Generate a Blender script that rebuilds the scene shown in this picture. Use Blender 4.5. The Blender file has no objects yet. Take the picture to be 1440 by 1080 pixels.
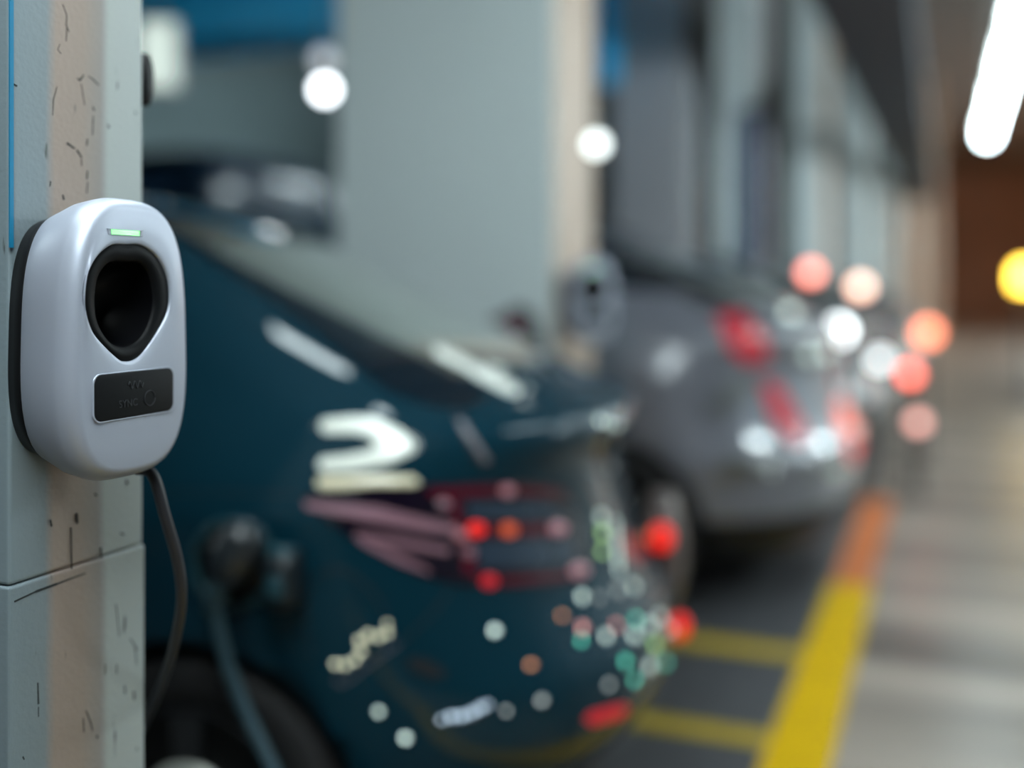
import bpy, bmesh, math, random
from mathutils import Vector, Matrix
from mathutils.bvhtree import BVHTree
from mathutils.geometry import delaunay_2d_cdt

SC = bpy.context.scene
COL = SC.collection
random.seed(7)

# ------------------------------------------------------------------ camera, world, exposure
F, VX, HY, H = 1500.0, 1330.0, 400.0, 1.38      # focal length in pixels, vanishing point of the aisle, eye height
TH = math.atan((VX - 720) / F)
cam_d = bpy.data.cameras.new('camera')
cam = bpy.data.objects.new('camera', cam_d)
COL.objects.link(cam)
cam.location = (0, 0, H)
cam.rotation_euler = (math.pi / 2, 0, TH)
cam_d.sensor_width = 36
cam_d.lens = 36 * F / 1440
cam_d.shift_y = -(540 - HY) / 1440 * 1.0
cam_d.clip_end = 200
cam_d.dof.use_dof = True
cam_d.dof.focus_distance = 1.15
cam_d.dof.aperture_fstop = (cam_d.lens / 1000) / 0.047
cam_d.dof.aperture_blades = 0
SC.camera = cam

w = bpy.data.worlds.new('world')
SC.world = w
w.use_nodes = True
w.node_tree.nodes['Background'].inputs[0].default_value = (0.72, 0.90, 1.0, 1)
w.node_tree.nodes['Background'].inputs[1].default_value = 0.05
SC.view_settings.view_transform = 'Standard'
SC.view_settings.look = 'None'
SC.view_settings.exposure = -0.55
SC.view_settings.gamma = 1
SC.cycles.use_denoising = True
SC.cycles.max_bounces = 8
SC.cycles.sample_clamp_indirect = 8
SC.cycles.caustics_reflective = False
SC.cycles.caustics_refractive = False

TUBE = 45.0       # strength of the white ceiling tubes


def ray(px, py):
    u = (px - 720) / F
    return Vector((u * math.cos(TH) - math.sin(TH), u * math.sin(TH) + math.cos(TH), -(py - HY) / F))


CAM = Vector((0, 0, H))


def at_depth(px, py, d):
    return CAM + ray(px, py) * d


def on_x(px, py, X):
    r = ray(px, py)
    return CAM + r * (X / r.x)


def on_y(px, py, Y):
    r = ray(px, py)
    return CAM + r * (Y / r.y)


# ------------------------------------------------------------------ materials
def mat(name, color, rough=0.5, metal=0.0, coat=0.0, coat_rough=0.03, emit=None, strength=0.0, spec=0.5,
        noise=0.0, nscale=8.0, bump=0.0, bscale=60.0, color2=None):
    m = bpy.data.materials.new(name)
    m.use_nodes = True
    nt = m.node_tree
    b = nt.nodes['Principled BSDF']
    b.inputs['Base Color'].default_value = (*color, 1)
    b.inputs['Roughness'].default_value = rough
    b.inputs['Metallic'].default_value = metal
    b.inputs['Coat Weight'].default_value = coat
    b.inputs['Coat Roughness'].default_value = coat_rough
    b.inputs['Specular IOR Level'].default_value = spec
    if emit:
        b.inputs['Emission Color'].default_value = (*emit, 1)
        b.inputs['Emission Strength'].default_value = strength
    tc = nt.nodes.new('ShaderNodeTexCoord')
    n = nt.nodes.new('ShaderNodeTexNoise')
    n.inputs['Scale'].default_value = nscale
    n.inputs['Detail'].default_value = 5
    nt.links.new(tc.outputs['Object'], n.inputs['Vector'])
    mx = nt.nodes.new('ShaderNodeMix')
    mx.data_type = 'RGBA'
    c2 = color2 if color2 else tuple(c * (1 - noise) for c in color)
    mx.inputs[6].default_value = (*color, 1)
    mx.inputs[7].default_value = (*c2, 1)
    nt.links.new(n.outputs['Fac'], mx.inputs[0])
    if noise > 0 or color2:
        nt.links.new(mx.outputs[2], b.inputs['Base Color'])
    if bump > 0:
        n2 = nt.nodes.new('ShaderNodeTexNoise')
        n2.inputs['Scale'].default_value = bscale
        n2.inputs['Detail'].default_value = 4
        nt.links.new(tc.outputs['Object'], n2.inputs['Vector'])
        bp = nt.nodes.new('ShaderNodeBump')
        bp.inputs['Strength'].default_value = bump
        bp.inputs['Distance'].default_value = 0.01
        nt.links.new(n2.outputs['Fac'], bp.inputs['Height'])
        nt.links.new(bp.outputs['Normal'], b.inputs['Normal'])
    return m


M = {}
M['teal_paint'] = mat('teal_paint', (0.0015, 0.024, 0.040), 0.5, 0.0, 0.65, 0.015, spec=0.05)
M['grey_paint'] = mat('grey_paint', (0.17, 0.175, 0.21), 0.4, 0.2, 0.8, 0.05)
M['silver_paint'] = mat('silver_paint', (0.30, 0.33, 0.34), 0.35, 0.4, 0.8, 0.05)
M['navy_paint'] = mat('navy_paint', (0.002, 0.008, 0.018), 0.5, 0.0, 0.25, 0.1, spec=0.2)
M['black_plastic'] = mat('black_plastic', (0.006, 0.007, 0.009), 0.55, spec=0.3)
M['soft_black'] = mat('soft_black', (0.004, 0.0042, 0.005), 0.45, spec=0.4)
M['rubber'] = mat('rubber', (0.012, 0.012, 0.014), 0.7, noise=0.3, nscale=30)
M['cable_rubber'] = mat('cable_rubber', (0.016, 0.017, 0.022), 0.42, spec=0.5)
M['dark_glass'] = mat('dark_glass', (0.003, 0.010, 0.018), 0.05, spec=0.6, coat=1.0, coat_rough=0.01)
M['rear_glass'] = mat('rear_glass', (0.55, 0.60, 0.56), 0.14, 0.9, coat=0.5, coat_rough=0.01)
M['rim'] = mat('rim', (0.03, 0.032, 0.035), 0.45, 0.3)
M['hub'] = mat('hub', (0.45, 0.46, 0.42), 0.4, 0.3)
M['silver_shell'] = mat('silver_shell', (0.38, 0.41, 0.49), 0.42, 0.35, 0.15, 0.3, bump=0.03, bscale=900)
M['rear_glass'].node_tree.nodes['Principled BSDF'].inputs['Coat IOR'].default_value = 2.3
M['lamp_red'] = mat('lamp_red', (0.10, 0.002, 0.010), 0.12, coat=1.0)
M['lamp_dark'] = mat('lamp_dark', (0.006, 0.003, 0.010), 0.08, coat=1.0)
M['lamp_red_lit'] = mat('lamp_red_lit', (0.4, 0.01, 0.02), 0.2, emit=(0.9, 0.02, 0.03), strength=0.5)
M['lamp_rose'] = mat('lamp_rose', (0.27, 0.14, 0.18), 0.3, coat=0.5)
M['lamp_maroon'] = mat('lamp_maroon', (0.09, 0.003, 0.014), 0.25, coat=0.5)
M['rubber_seal'] = mat('rubber_seal', (0.0015, 0.004, 0.008), 0.6)
M['chrome'] = mat('chrome', (0.6, 0.6, 0.62), 0.2, 1.0)
M['white_metal'] = mat('white_metal', (0.6, 0.62, 0.6), 0.4)
M['panel'] = mat('panel', (0.8, 0.8, 0.8), 0.5, emit=(0.86, 0.98, 1.0), strength=24.0)
M['tube'] = mat('tube', (0.8, 0.8, 0.8), 0.5, emit=(0.82, 0.97, 1.0), strength=TUBE)
M['added_tube_bright'] = mat('added_tube_bright', (0.8, 0.8, 0.8), 0.5, emit=(0.82, 0.97, 1.0), strength=TUBE * 3.2)


M['highlight_pale'] = mat('highlight_pale', (0.86, 0.90, 0.84), 0.3, 0.0, 1.0)
M['highlight_white'] = mat('highlight_white', (0.88, 0.92, 0.84), 0.3, 0.0, 1.0)
M['highlight_cream'] = mat('highlight_cream', (0.85, 0.78, 0.55), 0.3, 0.0, 1.0)
M['lamp_rose_grey'] = mat('lamp_rose_grey', (0.16, 0.15, 0.17), 0.4)
M['port_teal'] = mat('port_teal', (0.010, 0.045, 0.06), 0.35, coat=0.3)
M['port_dark'] = mat('port_dark', (0.003, 0.008, 0.012), 0.4)
M['plug_dark'] = mat('plug_dark', (0.012, 0.016, 0.02), 0.35, coat=0.3)
M['cable_blue'] = mat('cable_blue', (0.025, 0.06, 0.08), 0.5)
M['warm_grey'] = mat('warm_grey', (0.10, 0.075, 0.07), 0.4)
M['blue_steel'] = mat('blue_steel', (0.05, 0.10, 0.20), 0.3, 0.3)
M['mirror_rose'] = mat('mirror_rose', (0.22, 0.10, 0.13), 0.15, 0.5)
M['lamp_red_deep'] = mat('lamp_red_deep', (0.35, 0.004, 0.02), 0.25, coat=0.5, emit=(0.6, 0.005, 0.03), strength=0.45)
M['d_pink'] = mat('d_pink', (0.55, 0.22, 0.26), 0.3, coat=0.5)
M['d_red'] = mat('d_red', (0.8, 0.01, 0.01), 0.3, emit=(1, 0.03, 0.02), strength=0.8)
M['d_orange'] = mat('d_orange', (0.7, 0.1, 0.03), 0.3, emit=(1, 0.12, 0.04), strength=0.4)
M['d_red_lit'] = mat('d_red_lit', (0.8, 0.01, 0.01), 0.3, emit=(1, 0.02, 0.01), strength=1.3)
M['red_cast'] = mat('red_cast', (0.6, 0.02, 0.02), 0.3, emit=(1, 0.10, 0.08), strength=1.0)
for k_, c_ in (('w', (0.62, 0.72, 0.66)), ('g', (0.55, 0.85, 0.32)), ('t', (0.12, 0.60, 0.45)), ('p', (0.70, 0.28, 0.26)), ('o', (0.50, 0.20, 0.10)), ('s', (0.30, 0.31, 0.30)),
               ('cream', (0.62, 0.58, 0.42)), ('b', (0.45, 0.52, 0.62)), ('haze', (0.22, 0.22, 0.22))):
    M['drop_' + k_] = mat('drop_' + k_, c_, 0.30, 0.9)  # bead tints imitate the colours of lamp highlights


def glow(name, c, st):
    st *= 1.45
    M[name] = mat(name, (0.6, 0.6, 0.6), 0.4, emit=c, strength=st)


glow('g_white', (0.88, 0.95, 1.0), 9.0)
glow('g_dim', (0.75, 0.8, 0.85), 1.2)
glow('g_white2', (0.9, 1.0, 0.98), 3.0)
glow('g_box', (0.80, 0.95, 0.85), 0.75)
glow('p_white', (0.9, 0.97, 0.97), 6.0)
glow('p_white2', (0.9, 0.98, 1.0), 7.0)
glow('p_white3', (0.8, 0.9, 0.92), 3.5)
glow('p_salmon', (1.0, 0.25, 0.17), 5.5)
glow('p_peach', (1.0, 0.60, 0.45), 5.0)
glow('p_orange', (1.0, 0.20, 0.06), 5.0)
glow('p_red', (1.0, 0.12, 0.07), 6.0)
glow('p_pink', (0.9, 0.40, 0.33), 3.0)
glow('amber', (1.0, 0.62, 0.05), 14.0)

# ------------------------------------------------------------------ mesh helpers
def mesh_obj(name, verts, faces, m, parent=None, smooth=True, mats=None, fmat=None):
    me = bpy.data.meshes.new(name)
    me.from_pydata([tuple(v) for v in verts], [], faces)
    for mm in (mats or [m]):
        me.materials.append(mm)
    if fmat:
        for p, k in zip(me.polygons, fmat):
            p.material_index = k
    me.polygons.foreach_set('use_smooth', [smooth] * len(me.polygons))
    me.update()
    o = bpy.data.objects.new(name, me)
    COL.objects.link(o)
    if parent:
        o.parent = parent
    return o


def fix_normals(o):
    bm = bmesh.new()
    bm.from_mesh(o.data)
    bmesh.ops.recalc_face_normals(bm, faces=bm.faces)
    bm.to_mesh(o.data)
    bm.free()
    return o


def bevel(o, w_, seg=3, ang=30):
    md = o.modifiers.new('bevel', 'BEVEL')
    md.width = w_
    md.segments = seg
    md.limit_method = 'ANGLE'
    md.angle_limit = math.radians(ang)
    md.harden_normals = False
    return o


def box(name, lo, hi, m, parent=None, bev=0.0):
    x0, y0, z0 = lo
    x1, y1, z1 = hi
    v = [(x0, y0, z0), (x1, y0, z0), (x1, y1, z0), (x0, y1, z0), (x0, y0, z1), (x1, y0, z1), (x1, y1, z1), (x0, y1, z1)]
    f = [(3, 2, 1, 0), (4, 5, 6, 7), (0, 1, 5, 4), (1, 2, 6, 5), (2, 3, 7, 6), (3, 0, 4, 7)]
    o = mesh_obj(name, v, f, m, parent, smooth=False)
    if bev:
        bevel(o, bev)
    return o


def loft(name, rings, m, parent=None, cap0=True, cap1=True, mats=None, fm=None, closed=True):
    n = len(rings[0])
    v = [p for r in rings for p in r]
    f, k = [], []
    for i in range(len(rings) - 1):
        for j in range(n if closed else n - 1):
            j2 = (j + 1) % n
            f.append((i * n + j, i * n + j2, (i + 1) * n + j2, (i + 1) * n + j))
            k.append(fm(i, j) if fm else 0)
    if cap0:
        f.append(tuple(reversed(range(n))))
        k.append(fm(0, 0) if fm else 0)
    if cap1:
        f.append(tuple((len(rings) - 1) * n + j for j in range(n)))
        k.append(fm(len(rings) - 2, 0) if fm else 0)
    return fix_normals(mesh_obj(name, v, f, m, parent, mats=mats, fmat=k))


def smooth_path(pts, n=10, closed=False):
    P = [Vector(p) for p in pts]
    out = []
    N = len(P)
    segs = N if closed else N - 1
    for i in range(segs):
        if closed:
            a, b, c, d = P[i - 1], P[i], P[(i + 1) % N], P[(i + 2) % N]
        else:
            b, c = P[i], P[i + 1]
            a = P[i - 1] if i else b * 2 - c
            d = P[i + 2] if i + 2 < N else c * 2 - b
        for k in range(n):
            t = k / n
            out.append(0.5 * ((2 * b) + (c - a) * t + (2 * a - 5 * b + 4 * c - d) * t * t + (3 * b - a - 3 * c + d) * t ** 3))
    if not closed:
        out.append(P[-1])
    return out


def tube(name, pts, r, m, parent=None, n=16, sub=10, radii=None):
    path = smooth_path(pts, sub) if sub > 1 else [Vector(p) for p in pts]
    rings = []
    up = Vector((0.13, 0.21, 0.97))
    prev = None
    for i, p in enumerate(path):
        t = (path[min(i + 1, len(path) - 1)] - path[max(i - 1, 0)]).normalized()
        if prev is None:
            a = t.cross(up).normalized()
        else:
            a = (prev - t * prev.dot(t)).normalized()
        prev = a
        b = t.cross(a)
        rr = r if radii is None else radii[min(int(i / max(sub, 1)), len(radii) - 1)] if sub <= 1 else r
        rings.append([p + (a * math.cos(2 * math.pi * k / n) + b * math.sin(2 * math.pi * k / n)) * rr for k in range(n)])
    return loft(name, rings, m, parent)


def lathe(name, prof, origin, axis, m, parent=None, n=40):
    """prof: (radius, distance along axis) pairs; closed at both ends."""
    axis = Vector(axis).normalized()
    a = axis.cross(Vector((0, 0, 1)) if abs(axis.z) < 0.9 else Vector((1, 0, 0))).normalized()
    b = axis.cross(a)
    o = Vector(origin)
    rings = [[o + axis * d + (a * math.cos(2 * math.pi * k / n) + b * math.sin(2 * math.pi * k / n)) * max(r, 1e-4)
              for k in range(n)] for r, d in prof]
    return loft(name, rings, m, parent)


def empty(name, loc=(0, 0, 0), rz=0.0):
    o = bpy.data.objects.new(name, None)
    o.empty_display_size = 0.2
    COL.objects.link(o)
    o.location = loc
    o.rotation_euler = (0, 0, rz)
    return o


def tag(o, label, cat, group=None, kind=None):
    o['label'] = label
    o['category'] = cat
    if group:
        o['group'] = group
    if kind:
        o['kind'] = kind
    return o


def structure(o):
    o['kind'] = 'structure'
    return o


def copy_tree(o, parent=None):
    c = o.copy()
    COL.objects.link(c)
    c.parent = parent
    for ch in list(o.children):
        copy_tree(ch, c)
    return c


def in_poly(p, poly):
    x, y = p
    c = False
    n = len(poly)
    for i in range(n):
        x0, y0 = poly[i][0], poly[i][1]
        x1, y1 = poly[i - 1][0], poly[i - 1][1]
        if (y0 > y) != (y1 > y) and x < (x1 - x0) * (y - y0) / (y1 - y0) + x0:
            c = not c
    return c


def patch(name, poly, step, caster, out, m, parent=None, back=0.004, dome=0.0, smooth_poly=0):
    """a shaped piece that hugs a surface: outline in 2D, caster(u, v) -> (point, normal) on that surface."""
    if smooth_poly:
        poly = [tuple(p[:2]) for p in smooth_path([(x, y, 0) for x, y in poly], smooth_poly, True)]
    bd = []
    for i in range(len(poly)):
        a, b = Vector(poly[i][:2]), Vector(poly[(i + 1) % len(poly)][:2])
        k = max(1, int((b - a).length / step))
        bd += [a.lerp(b, j / k) for j in range(k)]
    xs = [p.x for p in bd]
    ys = [p.y for p in bd]
    pts = list(bd)
    y = min(ys) + step * 0.5
    while y < max(ys):
        x = min(xs) + step * 0.5
        while x < max(xs):
            q = Vector((x, y))
            if in_poly(q, bd) and min((q - b).length_squared for b in bd) > (step * 0.45) ** 2:
                pts.append(q)
            x += step
        y += step
    nb = len(bd)
    res = delaunay_2d_cdt(pts, [], [list(range(nb))], 1, 1e-7)
    vv, ff = res[0], res[2]
    cen = sum((Vector(b) for b in bd), Vector((0, 0))) / nb
    top, ok = [], []
    for p in vv:
        h = caster(p.x, p.y)
        if h is None:
            top.append(None)
            ok.append(False)
        else:
            top.append(h)
            ok.append(True)
    V, FC = [], []
    idx = {}

    def dist_edge(p):
        return min((p - b).length for b in bd)
    maxd = max(dist_edge(p) for p in vv) or 1
    for i, p in enumerate(vv):
        if ok[i]:
            P, N = top[i]
            e = dist_edge(p) / maxd
            idx[i] = len(V)
            V.append(P + N * (out + dome * math.sqrt(max(0.0, 1 - (1 - min(1, e)) ** 2))))
    for f in ff:
        if all(ok[i] for i in f):
            FC.append(tuple(idx[i] for i in f))
    edges = {}
    for f in FC:
        for a, b in zip(f, f[1:] + f[:1]):
            edges[(a, b)] = edges.get((a, b), 0) + 1
    inv = {v: k for k, v in idx.items()}
    ntop = len(FC)
    dupv = {}
    for (a, b) in list(edges):
        if (b, a) not in edges:
            for q in (a, b):
                if q not in dupv:
                    P, N = top[inv[q]]
                    dupv[q] = (len(V), len(V) + 1)
                    V.append(V[q].copy())
                    V.append(P - N * back)
            FC.append((dupv[b][0], dupv[a][0], dupv[a][1], dupv[b][1]))
    o = mesh_obj(name, V, FC, m, parent)
    for k in range(ntop, len(FC)):
        o.data.polygons[k].use_smooth = False
    # orientation towards the outside
    if ntop:
        P, N = top[inv[FC[0][0]]]
        if o.data.polygons[0].normal.dot(N) < 0:
            o.data.flip_normals()
    return o


# ------------------------------------------------------------------ the garage
CEIL = 5.6
fl = bpy.data.materials.new('floor_concrete')
fl.use_nodes = True
nt = fl.node_tree
b = nt.nodes['Principled BSDF']
tc = nt.nodes.new('ShaderNodeTexCoord')
mp = nt.nodes.new('ShaderNodeMapping')
mp.inputs['Scale'].default_value = (0.22, 1.3, 1)
nt.links.new(tc.outputs['Object'], mp.inputs['Vector'])
n1 = nt.nodes.new('ShaderNodeTexNoise')
n1.inputs['Scale'].default_value = 1.5
n1.inputs['Detail'].default_value = 6
nt.links.new(mp.outputs['Vector'], n1.inputs['Vector'])
cr = nt.nodes.new('ShaderNodeValToRGB')
cr.color_ramp.elements[0].position = 0.38
cr.color_ramp.elements[0].color = (0.10, 0.085, 0.075, 1)
cr.color_ramp.elements[1].position = 0.62
cr.color_ramp.elements[1].color = (0.42, 0.36, 0.30, 1)
nt.links.new(n1.outputs['Fac'], cr.inputs['Fac'])
nt.links.new(cr.outputs['Color'], b.inputs['Base Color'])
b.inputs['Roughness'].default_value = 0.35
M['floor'] = fl

M['ceiling'] = mat('ceiling_concrete', (0.16, 0.145, 0.135), 0.8, noise=0.35, nscale=1.2)
M['wall'] = mat('wall_concrete', (0.20, 0.27, 0.29), 0.8, noise=0.2, nscale=0.8)
M['wall_pale'] = mat('wall_pale', (0.30, 0.33, 0.34), 0.8, noise=0.2, nscale=0.8)
M['wall_dark'] = mat('wall_dark', (0.10, 0.11, 0.12), 0.8, noise=0.2, nscale=0.8)
M['wall_warm'] = mat('wall_warm', (0.50, 0.33, 0.26), 0.8, noise=0.5, nscale=0.9)
M['yellow'] = mat('yellow_road_paint', (0.85, 0.53, 0.0), 0.6, spec=0.1, noise=0.25, nscale=5)
M['orange'] = mat('tail_glow_paint', (0.75, 0.19, 0.03), 0.55, noise=0.3, nscale=5)
M['faded'] = mat('faded_road_paint', (0.55, 0.38, 0.01), 0.6, noise=0.3, nscale=6)
M['pale_paint'] = mat('pale_pillar_paint', (0.66, 0.74, 0.75), 0.6, noise=0.1, nscale=1.5)
M['beige_paint'] = mat('beige_pillar_paint', (0.54, 0.42, 0.335), 0.6, noise=0.15, nscale=2)
M['grey_pillar'] = mat('grey_pillar_paint', (0.42, 0.41, 0.43), 0.7, noise=0.15, nscale=2)
M['blue_paint'] = mat('blue_beam_paint', (0.0, 0.48, 0.92), 0.5, noise=0.1)
M['duct'] = mat('duct_navy', (0.008, 0.02, 0.035), 0.6)
M['navy_panel'] = mat('navy_panel', (0.004, 0.02, 0.07), 0.5)
M['orange_mark'] = mat('orange_mark', (0.65, 0.20, 0.04), 0.6)

X0, X1, Y0, Y1 = -10.0, 5.0, -6.0, 42.0
structure(box('floor', (X0, Y0, -0.1), (X1, Y1, 0), M['floor']))
structure(box('ceiling', (X0, Y0, CEIL), (X1, Y1, CEIL + 0.2), M['ceiling']))
structure(box('wall_left', (X0 - 0.2, Y0, 0), (X0, Y1, CEIL), M['wall']))
structure(box('wall_right', (X1, Y0, 0), (X1 + 0.2, Y1, CEIL), M['wall_pale']))
structure(box('wall_back', (X0, Y1, 0), (X1, Y1 + 0.2, CEIL), M['wall_warm']))
structure(box('wall_front', (X0, Y0 - 0.2, 0), (X1, Y0, CEIL), M['wall_dark']))

M['bay_floor'] = mat('bay_asphalt', (0.075, 0.078, 0.085), 0.5, noise=0.35, nscale=2.5)
structure(box('floor', (X0, -2.0, 0), (-0.5, 24.0, 0.0015), M['bay_floor']))

# floor markings
def strip(name, a, b_, wd, m, label, cat='floor marking', group=None, z=0.002):
    a, b_ = Vector((*a, 0)), Vector((*b_, 0))
    t = (b_ - a).normalized()
    s = Vector((-t.y, t.x, 0)) * wd / 2
    v = [a - s, b_ - s, b_ + s, a + s]
    v = [(p.x, p.y, 0.0016) for p in v] + [(p.x, p.y, z + 0.0016) for p in v]
    f = [(3, 2, 1, 0), (4, 5, 6, 7), (0, 1, 5, 4), (1, 2, 6, 5), (2, 3, 7, 6), (3, 0, 4, 7)]
    o = mesh_obj(name, v, f, m, smooth=False)
    return tag(o, label, cat, group)


LX = -0.40
strip('yellow_line', (LX, -2), (LX, 5.1), 0.19, M['yellow'], 'wide yellow painted line along the aisle in front of the parked cars')
strip('tail_glow_line', (LX, 5.1), (LX, 7.2), 0.17, M['orange'], 'stretch of the aisle line coloured orange for tail light glow behind the grey car')  # orange imitates a red tail light reflected on the line
strip('yellow_line', (-6, 3.28), (LX - 0.1, 3.28), 0.11, M['faded'], 'nearer thin yellow bay line beside the dark teal car', group='bay lines')
strip('yellow_line', (-6, 4.08), (LX - 0.1, 4.08), 0.13, M['faded'], 'farther thin yellow bay line under the side of the grey car', group='bay lines')

# near pillar: painted face towards the aisle with reflected-light bands painted in, scratches and a pour joint
PX = -0.943
PY0, PY1 = 0.868, 1.077


def near_pillar():
    root = empty('pillar', (PX - 0.12, (PY0 + PY1) / 2, 0))
    tag(root, 'scratched grey concrete pillar at the left edge carrying the near charger', 'pillar')
    m = bpy.data.materials.new('worn_paint_light_bands')
    m.use_nodes = True
    nt = m.node_tree
    b = nt.nodes['Principled BSDF']
    b.inputs['Roughness'].default_value = 0.55
    tc = nt.nodes.new('ShaderNodeTexCoord')
    sep = nt.nodes.new('ShaderNodeSeparateXYZ')
    nt.links.new(tc.outputs['Object'], sep.inputs[0])
    wob = nt.nodes.new('ShaderNodeTexNoise')
    wob.inputs['Scale'].default_value = 3.0
    nt.links.new(tc.outputs['Object'], wob.inputs['Vector'])
    mul = nt.nodes.new('ShaderNodeMath')
    mul.operation = 'MULTIPLY_ADD'
    mul.inputs[1].default_value = 0.03
    nt.links.new(wob.outputs['Fac'], mul.inputs[0])
    nt.links.new(sep.outputs['Y'], mul.inputs[2])
    mr = nt.nodes.new('ShaderNodeMapRange')
    mr.inputs['From Min'].default_value = -0.105 + 0.015
    mr.inputs['From Max'].default_value = 0.105 + 0.015
    nt.links.new(mul.outputs[0], mr.inputs['Value'])
    cr = nt.nodes.new('ShaderNodeValToRGB')
    els = cr.color_ramp.elements
    stops = [(0.0, (0.17, 0.215, 0.24)), (0.24, (0.18, 0.215, 0.235)), (0.31, (0.29, 0.225, 0.19)), (0.50, (0.28, 0.22, 0.185)),
             (0.64, (0.24, 0.22, 0.205)), (0.70, (0.34, 0.37, 0.36)), (1.0, (0.36, 0.40, 0.395))]  # vertical bands of reflected light put into the base colour
    els[0].position, els[0].color = stops[0][0], (*stops[0][1], 1)
    els[1].position, els[1].color = stops[-1][0], (*stops[-1][1], 1)
    for p, c in stops[1:-1]:
        e = els.new(p)
        e.color = (*c, 1)
    nt.links.new(mr.outputs[0], cr.inputs['Fac'])
    # fine grime and small vertical chips
    mpp = nt.nodes.new('ShaderNodeMapping')
    mpp.inputs['Scale'].default_value = (60, 60, 14)
    nt.links.new(tc.outputs['Object'], mpp.inputs['Vector'])
    ch = nt.nodes.new('ShaderNodeTexNoise')
    ch.inputs['Scale'].default_value = 1.0
    ch.inputs['Detail'].default_value = 3
    nt.links.new(mpp.outputs[0], ch.inputs['Vector'])
    cr2 = nt.nodes.new('ShaderNodeValToRGB')
    cr2.color_ramp.elements[0].position = 0.70
    cr2.color_ramp.elements[0].color = (0, 0, 0, 1)
    cr2.color_ramp.elements[1].position = 0.76
    cr2.color_ramp.elements[1].color = (1, 1, 1, 1)
    nt.links.new(ch.outputs['Fac'], cr2.inputs['Fac'])
    mx = nt.nodes.new('ShaderNodeMix')
    mx.data_type = 'RGBA'
    mx.inputs[7].default_value = (0.05, 0.06, 0.055, 1)
    nt.links.new(cr2.outputs['Color'], mx.inputs[0])
    nt.links.new(cr.outputs['Color'], mx.inputs[6])
    nt.links.new(mx.outputs[2], b.inputs['Base Color'])
    n2 = nt.nodes.new('ShaderNodeTexNoise')
    n2.inputs['Scale'].default_value = 160
    n2.inputs['Detail'].default_value = 3
    nt.links.new(tc.outputs['Object'], n2.inputs['Vector'])
    bp = nt.nodes.new('ShaderNodeBump')
    bp.inputs['Strength'].default_value = 0.25
    bp.inputs['Distance'].default_value = 0.002
    nt.links.new(n2.outputs['Fac'], bp.inputs['Height'])
    nt.links.new(bp.outputs[0], b.inputs['Normal'])
    hw = (PY1 - PY0) / 2
    zj = 1.052                                        # height of the pour joint
    col = box('shaft', (-0.28, -hw, zj), (0.12, hw, CEIL), m, root)
    bevel(col, 0.004)
    low = box('plinth', (-0.281, -hw - 0.0015, 0), (0.1215, hw + 0.0015, zj - 0.0012), m, root)
    bevel(low, 0.003)
    box('edge_strip', (0.1205, -hw - 0.001, 1.42), (0.1225, -hw + 0.004, CEIL), mat('blue_edge_paint', (0.0, 0.16, 0.30), 0.6), root)
    # chips and scratches read off the face: (y px, z px) polylines on the painted face
    M['chip'] = mat('bare_concrete_chip', (0.015, 0.02, 0.02), 0.9)
    lines = [([(88, 6), (94, 22), (93, 35), (97, 45)], 1.6), ([(94, 36), (93, 58)], 1.2), ([(84, 62), (81, 70), (86, 76)], 1.0),
             ([(80, 122), (75, 140), (74, 162)], 1.6), ([(108, 110), (112, 113), (118, 105)], 3.0), ([(124, 107), (132, 113), (139, 120)], 1.8),
             ([(114, 118), (119, 148)], 1.0), ([(94, 201), (105, 209)], 2.8), ([(108, 211), (115, 222)], 2.6), ([(114, 224), (115, 233)], 1.4),
             ([(123, 240), (122, 252)], 2.2), ([(123, 256), (122, 272)], 1.4), ([(18, 118), (24, 121)], 2.6), ([(152, 175), (154, 180)], 2.0),
             ([(190, 157), (191, 161)], 2.0), ([(71, 255), (70, 262)], 1.6), ([(88, 274), (90, 281)], 3.2), ([(130, 150), (133, 156)], 1.6), ([(131, 163), (130, 190)], 1.0), ([(123, 195), (122, 205)], 1.8),
             ([(108, 722), (109, 736)], 3.0), ([(71, 731), (73, 740)], 2.0), ([(100, 742), (101, 800)], 1.0), ([(142, 770), (143, 784)], 1.6),
             ([(170, 750), (175, 752)], 2.0), ([(53, 960), (54, 990)], 2.6), ([(54, 994), (54, 1008)], 1.2), ([(121, 999), (128, 1018), (130, 1028)], 2.2),
             ([(117, 1010), (118, 1030)], 1.4), ([(183, 898), (193, 914)], 1.4), ([(188, 972), (189, 984)], 2.8), ([(175, 964), (176, 976)], 2.0),
             ([(163, 850), (168, 895)], 1.0), ([(148, 934), (148, 948)], 1.0), ([(164, 934), (164, 948)], 1.0), ([(190, 910), (192, 935)], 1.4),
             ([(136, 1034), (137, 1038)], 2.4), ([(192, 1051), (193, 1055)], 2.4), ([(32, 1064), (34, 1068)], 2.0), ([(178, 676), (180, 680)], 2.2),
             ([(134, 694), (136, 697)], 1.8), ([(20, 846), (50, 832)], 2.6), ([(50, 832), (80, 821)], 3.4), ([(80, 821), (120, 806)], 2.2)]
    for ln, wd in lines:
        P = []
        for q in ln:
            p = on_x(q[0], q[1], PX + (0.0015 if q[1] > 640 else 0.0))
            P.append(p)
        V, FC = [], []
        for i, p in enumerate(P):
            t = (P[min(i + 1, len(P) - 1)] - P[max(i - 1, 0)]).normalized()
            s = Vector((0, -t.z, t.y)) * (wd * 0.00037 * (0.8 + 0.4 * random.random()))
            if i in (0, len(P) - 1) and len(P) > 2:
                s *= 0.5
            for dx in (-0.0008, 0.0004):
                V += [p + s + Vector((dx, 0, 0)), p - s + Vector((dx, 0, 0))]
        for i in range(len(P) - 1):
            a, c = i * 4, i * 4 + 4
            FC += [(a + 2, a + 3, c + 3, c + 2), (a, a + 2, c + 2, c), (a + 3, a + 1, c + 1, c + 3)]
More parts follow.
